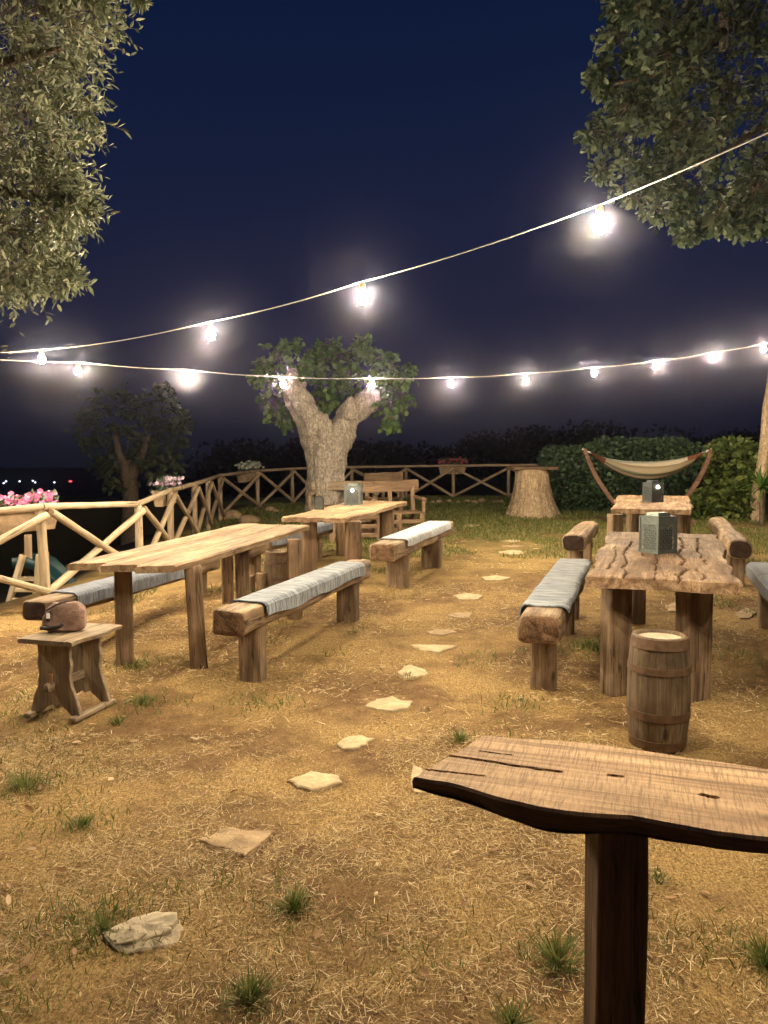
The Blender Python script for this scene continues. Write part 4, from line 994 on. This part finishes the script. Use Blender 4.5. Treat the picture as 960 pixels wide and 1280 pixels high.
def mulberry():
    d = 16.0; sc = d/960; b = Vector(((407-480)*sc, d, g(-1.2, d))); rt = root('mulberry_tree', b, 'thick pollarded tree forking in two behind the rear left table', 'tree')
    V = []; Fc = []
    def seg(pts, radii, n=26, lump=.10, fl=.06):
        sd = seed(); P = []; R = []
        for k in range(len(pts)-1):
            for i in range(8): P.append(Vector(pts[k]).lerp(Vector(pts[k+1]), i/8)); R.append(radii[k]+(radii[k+1]-radii[k])*i/8)
        P.append(Vector(pts[-1])); R.append(radii[-1])
        P = [P[max(0, k-3):k+4] for k in range(len(P))]; P = [sum(q, Vector())/len(q) for q in P]
        vs, fs = tube(P, 1, n); o = len(V)
        for k in range(len(P)):
            for j in range(n):
                v = vs[k*n+j]-P[k]; q = P[k]+v*R[k]; a = 2*PI*j/n
                V.append(P[k]+v*R[k]*.95*(1+lump*noise.noise(q*2.2+sd)*1.6+lump*.8*noise.noise(q*5+sd)+fl*noise.noise(Vector((math.cos(a)*4, math.sin(a)*4, q.z*.35))+sd)))
        Fc.extend(tuple(i+o for i in f) for f in fs)
    q = lambda x, y, dd=0: pd(x, y, d+dd)
    seg([b-Vector((0, 0, .3)), q(407, 630), q(407, 600), q(409, 570), q(410, 540)], [28*sc, 25.5*sc, 24*sc, 25*sc, 25*sc], lump=.05, fl=.12)
    seg([q(404, 575), q(396, 540, -.05), q(380, 512, -.15), q(367, 492, -.2), q(366, 475, -.2), q(372, 462, -.1)], [22*sc, 20*sc, 17.5*sc, 15*sc, 13.5*sc, 9*sc], lump=.16)
    seg([q(412, 575), q(424, 540, .1), q(438, 520, .15), q(452, 507, .2), q(464, 494, .2), q(469, 484, .2)], [22*sc, 19*sc, 16*sc, 16*sc, 14*sc, 8*sc], lump=.2)
    seg([q(436, 525, 0), q(438, 505, -.1), q(437, 494, -.1)], [13*sc, 9.5*sc, 6*sc], lump=.2)
    seg([q(405, 545, -.2), q(404, 525, -.3), q(400, 518, -.3)], [15*sc, 10*sc, 5*sc], lump=.2)
    o = mk('trunk', V, Fc, M['bark'], rt, smooth=True)
    rm = o.modifiers.new('fuse', 'REMESH'); rm.mode = 'VOXEL'; rm.voxel_size = .035; rm.use_smooth_shade = True
    tx = bpy.data.textures.new('knobs', 'CLOUDS'); tx.noise_scale = .13; dm = o.modifiers.new('knobs', 'DISPLACE'); dm.texture = tx; dm.strength = .10; dm.mid_level = .5
    E = [(345, 448, 20, .3), (362, 430, 14, .3), (383, 440, 16, .4), (335, 478, 18, .4), (340, 505, 17, .3), (355, 522, 10, .4), (330, 460, 12, .2), (402, 452, 20, .7), (425, 445, 22, .9), (450, 440, 20, .9), (405, 480, 20, .5), (398, 500, 12, .2), (428, 478, 18, .8),
         (472, 447, 18, .6), (490, 460, 17, .4), (502, 468, 12, .3), (500, 492, 15, .3), (486, 505, 15, .1), (490, 522, 10, .1), (476, 478, 16, .7), (412, 505, 10, .0), (440, 470, 18, .6), (384, 462, 10, -.3), (408, 432, 14, .6), (455, 430, 10, .8), (322, 470, 7, .3), (512, 462, 5, .3)]
    cl = [(pd(x, y, d+dd+random.uniform(-.2, .5)), r*sc*1.15) for x, y, r, dd in E]
    crown(cl, 17, 6, BROAD, .14, 'mulb', rt, -.35, twigs=.006, sl=1.2)
mulberry()
def dark_tree():
    d = 20.; sc = d/960; b = Vector(((162-480)*sc, d, g(-6.6, d))); rt = root('bushy_tree', b, 'dim bushy tree standing beyond the fence at the left', 'tree')
    q = lambda x, y, dd=0: pd(x, y, d+dd)
    limb(rt, [b-Vector((0, 0, .4)), q(162, 640), q(163, 605), q(160, 575)], .24, .17, 'barkdark', 'trunk', 14); limb(rt, [q(162, 600), q(175, 575), q(185, 545)], .16, .06); limb(rt, [q(162, 595), q(148, 565), q(140, 530)], .14, .05)
    E = [(125, 505, 20), (150, 500, 20), (120, 535, 22), (150, 530, 28), (180, 515, 24), (205, 500, 14), (205, 488, 8), (200, 530, 24), (220, 545, 16), (190, 555, 28), (160, 560, 24), (130, 565, 20), (215, 570, 18), (190, 585, 20), (140, 590, 16), (110, 520, 12), (112, 550, 12), (228, 525, 9), (170, 580, 16), (155, 605, 12), (212, 590, 12), (180, 540, 30), (218, 508, 7)]
    cl = [(pd(x, y, d+random.uniform(-.9, .9)), r*sc*1.1) for x, y, r in E]
    crown(cl, 17, 8, BROAD, .15, 'darkleaf', rt, -.12)
dark_tree()
# dark woods behind, read as one mass
def woods():
    P = []; U = []
    for _ in range(90):
        x = random.uniform(-14, 56); y = random.uniform(60, 78); top = 8.2+2.2*noise.noise(Vector((x*.09, 1, 1)))+(-3.6 if x > 8 else -4.6)
        r = random.uniform(2.2, 4.2); c = Vector((x, y, top-r))
        for _ in range(520):
            v = Vector((random.gauss(0, 1), random.gauss(0, 1), random.gauss(0, 1))).normalized()*r*random.random()**.4
            P.append((c.x+v.x, c.y+v.y, min(c.z+v.z*1.0, 99)))
        for _ in range(420): P.append((c.x+random.gauss(0, 2.), c.y+random.gauss(0, 1), random.uniform(-8, top-r)))
    P = np.array(P); N = len(P); o = cloud('woods', *BROAD, P, rng.normal(0, 1, (N, 3)), rng.normal(0, 1, (N, 3)), .42, 'woods'); tag(o, 'dark mass of woods beyond the far fence', 'woods', kind='stuff')
woods()
# hedge, bush, plant
def hedge(name, label, x0, x1, ytop, d, dep, n, size, mat, group, ybot=640):
    a = pd(x0, ytop, d); c = pd(x1, ytop, d); mx = (a.x+c.x)/2; zb = g(mx, d); rt = root(name, (mx, d+dep/2, zb), label, 'hedge' if name == 'hedge' else 'bush', group)
    P = []; A = []; hx = (c.x-a.x)/2; H = a.z-zb; sd = seed()
    while len(P) < n:
        u, v, w = random.uniform(-1, 1), random.uniform(-1, 1), random.uniform(0, 1)
        k = max(abs(u)**4+abs(v)**4, 0)+max(0, w*2-1)**5
        lim = 1+.35*noise.noise(Vector((u*2.2, v*2, w*2.4))+sd)
        if k > lim or k < .30*random.random(): continue
        P.append((mx+u*hx, d+dep/2+v*dep/2, zb+w*H*(1+.03*noise.noise(Vector((u*9, v*4, 1))+sd)))); A.append((u*.6+random.gauss(0, .6), v*.5-.3+random.gauss(0, .6), random.gauss(.2, .6)))
    cloud('foliage', *BROAD, np.array(P), np.array(A), rng.normal(0, .6, (n, 3))+np.array([0, -.3, 1]), size*(.6+.8*rng.random(n)), mat, rt)
    for k in range(5):
        xx = mx+hx*(-.7+.35*k); limb(rt, [(xx, d+dep/2, zb-.1), (xx+random.uniform(-.15, .15), d+dep/2, zb+H*.75)], .035, .012, name='stem', n=6)
hedge('hedge', 'dark clipped hedge behind the hammock', 735, 890, 546, 18.3, 1.2, 9500, .095, 'hedge', None)
hedge('hedge', 'lower shadowed hedge between the stump and the hammock', 682, 748, 558, 18.6, 1.2, 4500, .095, 'hedge', None)
hedge('bush', 'bright yellow green bush right of the hammock', 899, 956, 549, 16.4, 1.0, 3200, .12, 'bush', None)
hedge('bush', 'low leafy shrub at the gap between hedge and bush', 868, 898, 612, 16.6, .6, 700, .10, 'bush', None)
p = gp(948, 640); rt = root('spiky_plant', (p.x, 15.6, g(p.x, 15.6)), 'bright green spiky leaved plant at the right edge', 'plant')
c = pd(953, 608, 15.6); N = 46; an = rng.random(N)*2*PI; el = rng.random(N)*1.4-.1
cloud('leaves', *GBLADE, np.tile(np.array(tuple(c)), (N, 1))+rng.normal(0, .03, (N, 3)), np.stack([np.cos(an)*np.cos(el), np.sin(an)*np.cos(el), np.sin(el)], 1), np.tile(np.array([[0, 0, -1.]]), (N, 1))+rng.normal(0, .2, (N, 3)), np.stack([.38+.2*rng.random(N), np.full(N, .07), .4+.2*rng.random(N)], 1), 'yucca', rt)
limb(rt, [(c.x, 15.6, g(c.x, 15.6)-.1), tuple(c)], .05, .04, name='stem')
b = Vector((8.02, 16.4, g(8.02, 16.4))); rt = root('wooden_pole', b, 'tall weathered wooden pole leaning at the right edge', 'pole')
limb(rt, [b-Vector((0, 0, .3)), b+Vector((.10, 0, 1.3)), b+Vector((.30, 0, 4.6))], .16, .10, 'stump', 'shaft', 16)
v, f = lathe([(.0001, .13), (.11, .12), (.115, .0), (.0001, -.01)], 16); mk('cap', v, f, M['zinc'], rt, I(b.x+.30, b.y, b.z+4.58))
# ------------------------------------------------------------------ hammock
def hammock():
    d = 16.0; L = pd(729, 559, d); R = pd(888, 559, d); gz = g((L.x+R.x)/2, d); cx = (L.x+R.x)/2
    rt = root('hammock', (cx, d, gz), 'striped hammock slung in a curved reddish wooden stand', 'hammock')
    for s, P in ((-1, L), (1, R)):
        ys = [(729, 558), (735, 575), (745, 597), (757, 615), (770, 632), (790, 640)] if s < 0 else [(889, 558), (885, 575), (876, 595), (864, 614), (850, 630), (830, 640)]
        pts = [pd(x, y, d+.02*k) for k, (x, y) in enumerate(ys)]
        Q = []
        for a, b in zip(pts, pts[1:]):
            for i in range(5): Q.append(a.lerp(b, i/5))
        Q.append(pts[-1]); Q = [sum(Q[max(0, k-2):k+3], Vector())/len(Q[max(0, k-2):k+3]) for k in range(len(Q))]
        vs = []; fs = []
        for k, p in enumerate(Q):
            t = (Q[min(k+1, len(Q)-1)]-Q[max(k-1, 0)]).normalized(); nrm = Vector((0, 1, 0)).cross(t).normalized()
            for u, v in ((-1, -1), (1, -1), (1, 1), (-1, 1)): vs.append(p+nrm*u*.045+Vector((0, v*.04, 0)))
        for k in range(len(Q)-1):
            for j in range(4): fs.append((k*4+j, k*4+(j+1) % 4, k*4+4+(j+1) % 4, k*4+4+j))
        fs += [(3, 2, 1, 0), tuple(4*(len(Q)-1)+j for j in range(4))]
        o = mk('stand_arm', vs, fs, M['red'], rt); bv = o.modifiers.new('b', 'BEVEL'); bv.width = .012; bv.segments = 2
        xx = P.x+s*-.55; beam('foot', (xx, d-.6, gz+.05), (xx, d+.7, gz+.06), .09, .09, 'red', 'red', rt, jit=.003)
        a = P+Vector((s*.02, 0, -.04)); e = P+Vector((-s*.16, 0, -.12)); mk('rope', *tube([a, e], .02, 6), M['rope'], rt)
    beam('base_beam', (L.x+.62, d+.05, gz+.06), (R.x-.62, d+.05, gz+.06), .09, .1, 'red', 'red', rt, jit=.003)
    a = L+Vector((.13, -.02, -.08)); b = R+Vector((-.13, -.02, -.08)); nu, nv = 50, 22; vs = []; fs = []; uv = []
    for i in range(nu+1):
        t = i/nu; p = a.lerp(b, t); s4 = 4*t*(1-t); w = .07+.50*s4**.75; sag = .57*s4**.9
        for j in range(nv+1):
            v = j/nv*2-1
            vs.append(Vector((p.x, p.y+v*w*.75, p.z-sag+(v*v)*.30*s4+.02*math.sin(v*14+t*3)*s4+.05*v*s4))); uv.append((t, j/nv))
    for i in range(nu):
        for j in range(nv): q = i*(nv+1)+j; fs.append((q, q+nv+1, q+nv+2, q+1))
    mk('sling', vs, fs, M['hammock'], rt, smooth=True, uv=uv)
hammock()
# ------------------------------------------------------------------ rustic seats behind the rear table
def pallet_bench(label, c, rot, w, dep, sh, bh, mat='pale', back=True):
    c = Vector((c[0], c[1], g(c[0], c[1]))); rt = root('rustic_seat', c, label, 'bench', 'rustic wooden seats by the big tree'); m = I(*c) @ Matrix.Rotation(rot, 4, 'Z')
    q = lambda x, y, z: m @ Vector((x, y, z))
    for sx_ in (-1, 0, 1):
        for sy_ in (-1, 1): beam('leg', q(sx_*w*.46, sy_*dep*.42, -.03), q(sx_*w*.46, sy_*dep*.42, sh-.03), .10, .09, mat, 'end', rt, jit=.004)
    for z in (.10, .25): 
        for sy_ in (-1, 1): beam('rung', q(-w*.5, sy_*dep*.46, z), q(w*.5, sy_*dep*.46, z), .03, .07, mat, 'end', rt, jit=.003, n=9)
    v, f, fm = merge([slab(w*1.04, lambda t, k=k: -dep/2+k*dep/4+.006, lambda t, k=k: -dep/2+(k+1)*dep/4-.006, .035, 20, 4) for k in range(4)])
    mk('seat', v, f, [M[mat], M['end']], rt, m @ I(-w*.52, 0, sh), fm)
    if back:
        for x in (-.46, .0, .46): beam('back_post', q(w*x, dep*.46, sh-.05), q(w*x, dep*.62, sh+bh), .08, .07, mat, 'end', rt, jit=.004)
        beam('backrest', q(-w*.56, dep*.58, sh+bh-.09), q(w*.58, dep*.60, sh+bh-.06), .07, .20, mat, 'end', rt, jit=.02, n=5)
        for s in (-1, 1): beam('armrest', q(s*w*.5, -dep*.45, sh+.22), q(s*w*.5, dep*.52, sh+.25), .08, .06, mat, 'end', rt, jit=.006); beam('arm_post', q(s*w*.5, -dep*.38, sh-.02), q(s*w*.5, -dep*.38, sh+.2), .07, .07, mat, 'end', rt, jit=.004)
    return rt
pallet_bench('rough plank bench with a bright backrest beyond the lantern table', (.20, 13.9), .30, .95, .55, .42, .54, 'leg')
pallet_bench('low slatted pallet bench half hidden by the rear left table', (-.50, 13.1), .12, .86, .5, .40, .4, 'leg', False)
pallet_bench('grey weathered bench right of the big trunk, behind the lantern', (-.80, 15.3), -.15, 1.3, .5, .42, .45, 'grey')
pallet_bench('small reddish seat in the shade beyond the bright backrest', (.0, 17.6), .1, .8, .45, .42, .55, 'leg')
# ------------------------------------------------------------------ playground slide beyond the fence
def slide():
    d = 9.6; q = lambda x, y, dd=0: pd(x, y, d+dd); b = q(28, 770); b.z = g(b.x, d)
    rt = root('playground_slide', b, 'small wooden ladder with a teal slide below the near fence', 'slide')
    dn = Vector((0, 0, -.4))
    beam('ladder_rail', q(4, 778), q(29, 693), .11, .06, 'rail', 'end', rt, n=7); beam('ladder_rail', q(44, 752), q(50, 693), .08, .06, 'rail', 'end', rt, n=7)
    for x0, x1, y in ((22, 48, 724), (18, 47, 737), (14, 46, 750), (10, 45, 763)): beam('rung', q(x0, y), q(x1, y+.5), .05, .055, 'rail', 'end', rt, n=7)
    beam('top_post', q(36, 735, .3), q(35, 668, .3), .08, .07, 'fence', 'end', rt); beam('top_post', q(58, 760, .5), q(57, 690, .5), .07, .07, 'fence', 'end', rt)
    pts = [q(27, 706, .25), q(45, 705, .3), q(60, 712, .35), q(75, 727, .4), q(90, 745, .5), q(104, 758, .6), q(115, 762, .7)]
    vs = []; fs = []; pr = [(-.24, .12), (-.22, .02), (-.12, 0), (0, -.005), (.12, 0), (.22, .02), (.24, .12), (.26, .12), (.25, -.02), (0, -.03), (-.25, -.02), (-.26, .12)]
    for p in pts:
        for y, z in pr: vs.append(p+Vector((0, y, z)))
    k = len(pr)
    for i in range(len(pts)-1):
        for j in range(k): fs.append((i*k+j, (i+1)*k+j, (i+1)*k+(j+1) % k, i*k+(j+1) % k))
    mk('chute', vs, fs, M['teal'], rt, smooth=True)
slide()
# ------------------------------------------------------------------ string lights
bulb_prof = [(.0001, -.075), (.012, -.073), (.022, -.065), (.0285, -.051), (.030, -.038), (.027, -.023), (.0195, -.009), (.0135, -.001), (.0001, .0)]
bv_, bf_ = lathe(bulb_prof, 12)
sv_, sf_ = lathe([(.0001, .05), (.012, .05), (.018, .04), (.019, .0), (.016, -.006), (.0001, -.006)], 12)
bulb_me = None
def bulb(p, label, group, gl=1.0):
    global bulb_me
    rt = root('light_bulb', p, label, 'light bulb', group)
    if bulb_me is None:
        a = mk('glass', bv_, bf_, M['bulb'], rt, I(*p), smooth=True); s = mk('socket', sv_, sf_, M['copper'], rt, I(*p), smooth=True); bulb_me = (a.data, s.data)
    else:
        for nm, me in zip(('glass', 'socket'), bulb_me):
            o = bpy.data.objects.new(nm, me); C.objects.link(o); o.parent = rt
def cable(pts, label, r=.0037):
    P = [Vector(p) for p in pts]; Q = []
    for k in range(len(P)-1):
        a, b = P[k], P[k+1]; L = (b-a).length
        for i in range(10):
            t = i/10; Q.append(a.lerp(b, t)-Vector((0, 0, .035*L*.35*4*t*(1-t))))
    Q.append(P[-1]); o = mk('cable', *tube(Q, r, 6), M['rope'], smooth=True); tag(o, label, 'cable', 'cables of the string lights'); return Q
sc1 = 3.6
S1 = [pd(750, 256, sc1), pd(453, 352, sc1*1.28), pd(263, 402, sc1*1.56), pd(52, 437, sc1*2.06)]
G1 = 'bulbs on the near string of lights'; G2 = 'bulbs on the far string of lights'
L1 = ['largest lit bulb, nearest on the rising near string', 'lit bulb on the near string above the forked tree', 'lit bulb on the near string left of the forked tree', 'lit bulb on the near string close to the left edge']
pole = Vector((-4.95, 8.6, pd(-60, 443, 8.6).z+.03))
for p, l in zip(S1, L1): bulb(p-Vector((0, 0, .055)), l, G1)
e1 = S1[0]+(S1[0]-S1[1])*.97+Vector((0, 0, .18)); e2 = e1+(S1[0]-S1[1])*.97+Vector((0, 0, .32)); e3 = e2+Vector((1.2, -1.0, .4))
OUT = 'lit bulb of the near string outside the picture'
for p in (e1, e2): bulb(p-Vector((0, 0, .055)), OUT, G1)
cable([e3, e2, e1, S1[0], S1[1], S1[2], S1[3], pole], 'pale cable of the near string rising to the upper right')
d2 = 8.4; px2 = [(97, 453), (232, 462), (354, 471), (465, 472.5), (564, 471.5), (657, 466.5), (743, 459), (820, 451), (893, 440), (955, 429.5)]
S2 = [pd(x, y, d2*(1+.0547*k)) for k, (x, y) in enumerate(px2)]
W2 = ['leftmost whole bulb on the far string, beside the near string', 'bulb on the far string above the dim bushy tree', 'bulb on the far string in front of the left limb of the forked tree', 'bulb on the far string in front of the right limb of the forked tree',
      'bulb on the far string just right of the forked tree', 'bulb on the far string above the stump', 'bulb on the far string above the left end of the hammock', 'bulb on the far string above the middle of the hammock', 'bulb on the far string above the right end of the hammock', 'bulb on the far string cut by the right edge']
for p, l in zip(S2, W2): bulb(p-Vector((0, 0, .05)), 'lit '+l, G2)
f1 = S2[-1]+(S2[-1]-S2[-2])+Vector((0, 0, .05)); f2 = f1+(S2[-1]-S2[-2])+Vector((0, 0, .1))
bulb(f1-Vector((0, 0, .05)), 'lit bulb of the far string outside the picture', G2)
cable([pole+Vector((0, 0, -.03))]+S2+[f1, f2], 'pale cable of the far string hanging level across the garden', .0038)
# side string added unseen, outside the picture, to light the left tree and ground
T = [pole.lerp(Vector((-3.3, -.6, 2.75)), t) for t in (0, .10, .28, .46, .64, .82, 1)]
for p in T[2:4]: bulb(p-Vector((0, 0, .16)), 'lit bulb of the added side string outside the picture', 'bulbs on the side string of lights')
cable(T, 'pale cable of the added side string outside the picture')
bulb(T[1]-Vector((0, 0, .06)), 'lit bulb cut by the left edge where the strings meet', 'bulbs on the side string of lights')
rt = root('string_pole', (pole.x, pole.y, g(pole.x, pole.y)), 'wooden pole holding the strings, outside the picture', 'pole')
post('shaft', pole.x-.05, pole.y, g(pole.x, pole.y)-.3, pole.z+.15, .10, .10, 'fence', 'end', rt, n=2.2)
# ------------------------------------------------------------------ distant lamps in the valley
TL = [(4.7, 604, 0, 'lower of the two leftmost white lamps far away'), (7.5, 601.7, 0, 'upper of the two leftmost white lamps far away'), (24.5, 601.7, 0, 'single white lamp far away above the pink flowers'), (41, 601, 0, 'faint upper white lamp far away beside a brighter one'), (44, 603, 0, 'brighter white lamp far away, third spot from the left'), (68, 603, 0, 'white lamp far away nearest the red one'), (88, 601.7, 1, 'red lamp far away in the dark valley')]
for x, y, red, lb in TL:
    p = pd(x, y, 150.); zb = g(p.x, 150.); rt = root('street_lamp', (p.x, p.y, zb), lb, 'lamp', 'distant lamps in the valley')
    mk('pole', *tube([(p.x, p.y, zb), (p.x, p.y, p.z)], .06, 5), M['black'], rt)
    v, f = lathe([(.0001, -.2), (.15, -.12), (.2, 0), (.15, .12), (.0001, .2)], 8)
    mk('lamp_head', [Vector((a*(1.9 if red else 1), b, c*.8)) for a, b, c in v], f, M['lampr' if red else 'lampw'], rt, I(*p))
# ------------------------------------------------------------------ haze added to give the bulbs halos
v, f = box(1, 1, 1); lo = Vector((-60, -35, -9)); hi = Vector((60, 175, 11))
hv = [Vector((lo.x if p.x < 0 else hi.x, lo.y if p.y < 0 else hi.y, lo.z if p.z < 0 else hi.z)) for p in v]
t = NT('halo_haze'); pv = t.n('ShaderNodeVolumePrincipled'); pv.inputs['Color'].default_value = (.70, .70, .98, 1); pv.inputs['Density'].default_value = .0017; pv.inputs['Anisotropy'].default_value = .986
t.l(pv.outputs[0], t.out.inputs['Volume'])
import os
if not os.environ.get('NOHAZE'):
    o = mk('haze', hv, f, t.m); tag(o, 'thin haze added to make halos round the bulbs', 'haze', kind='stuff')
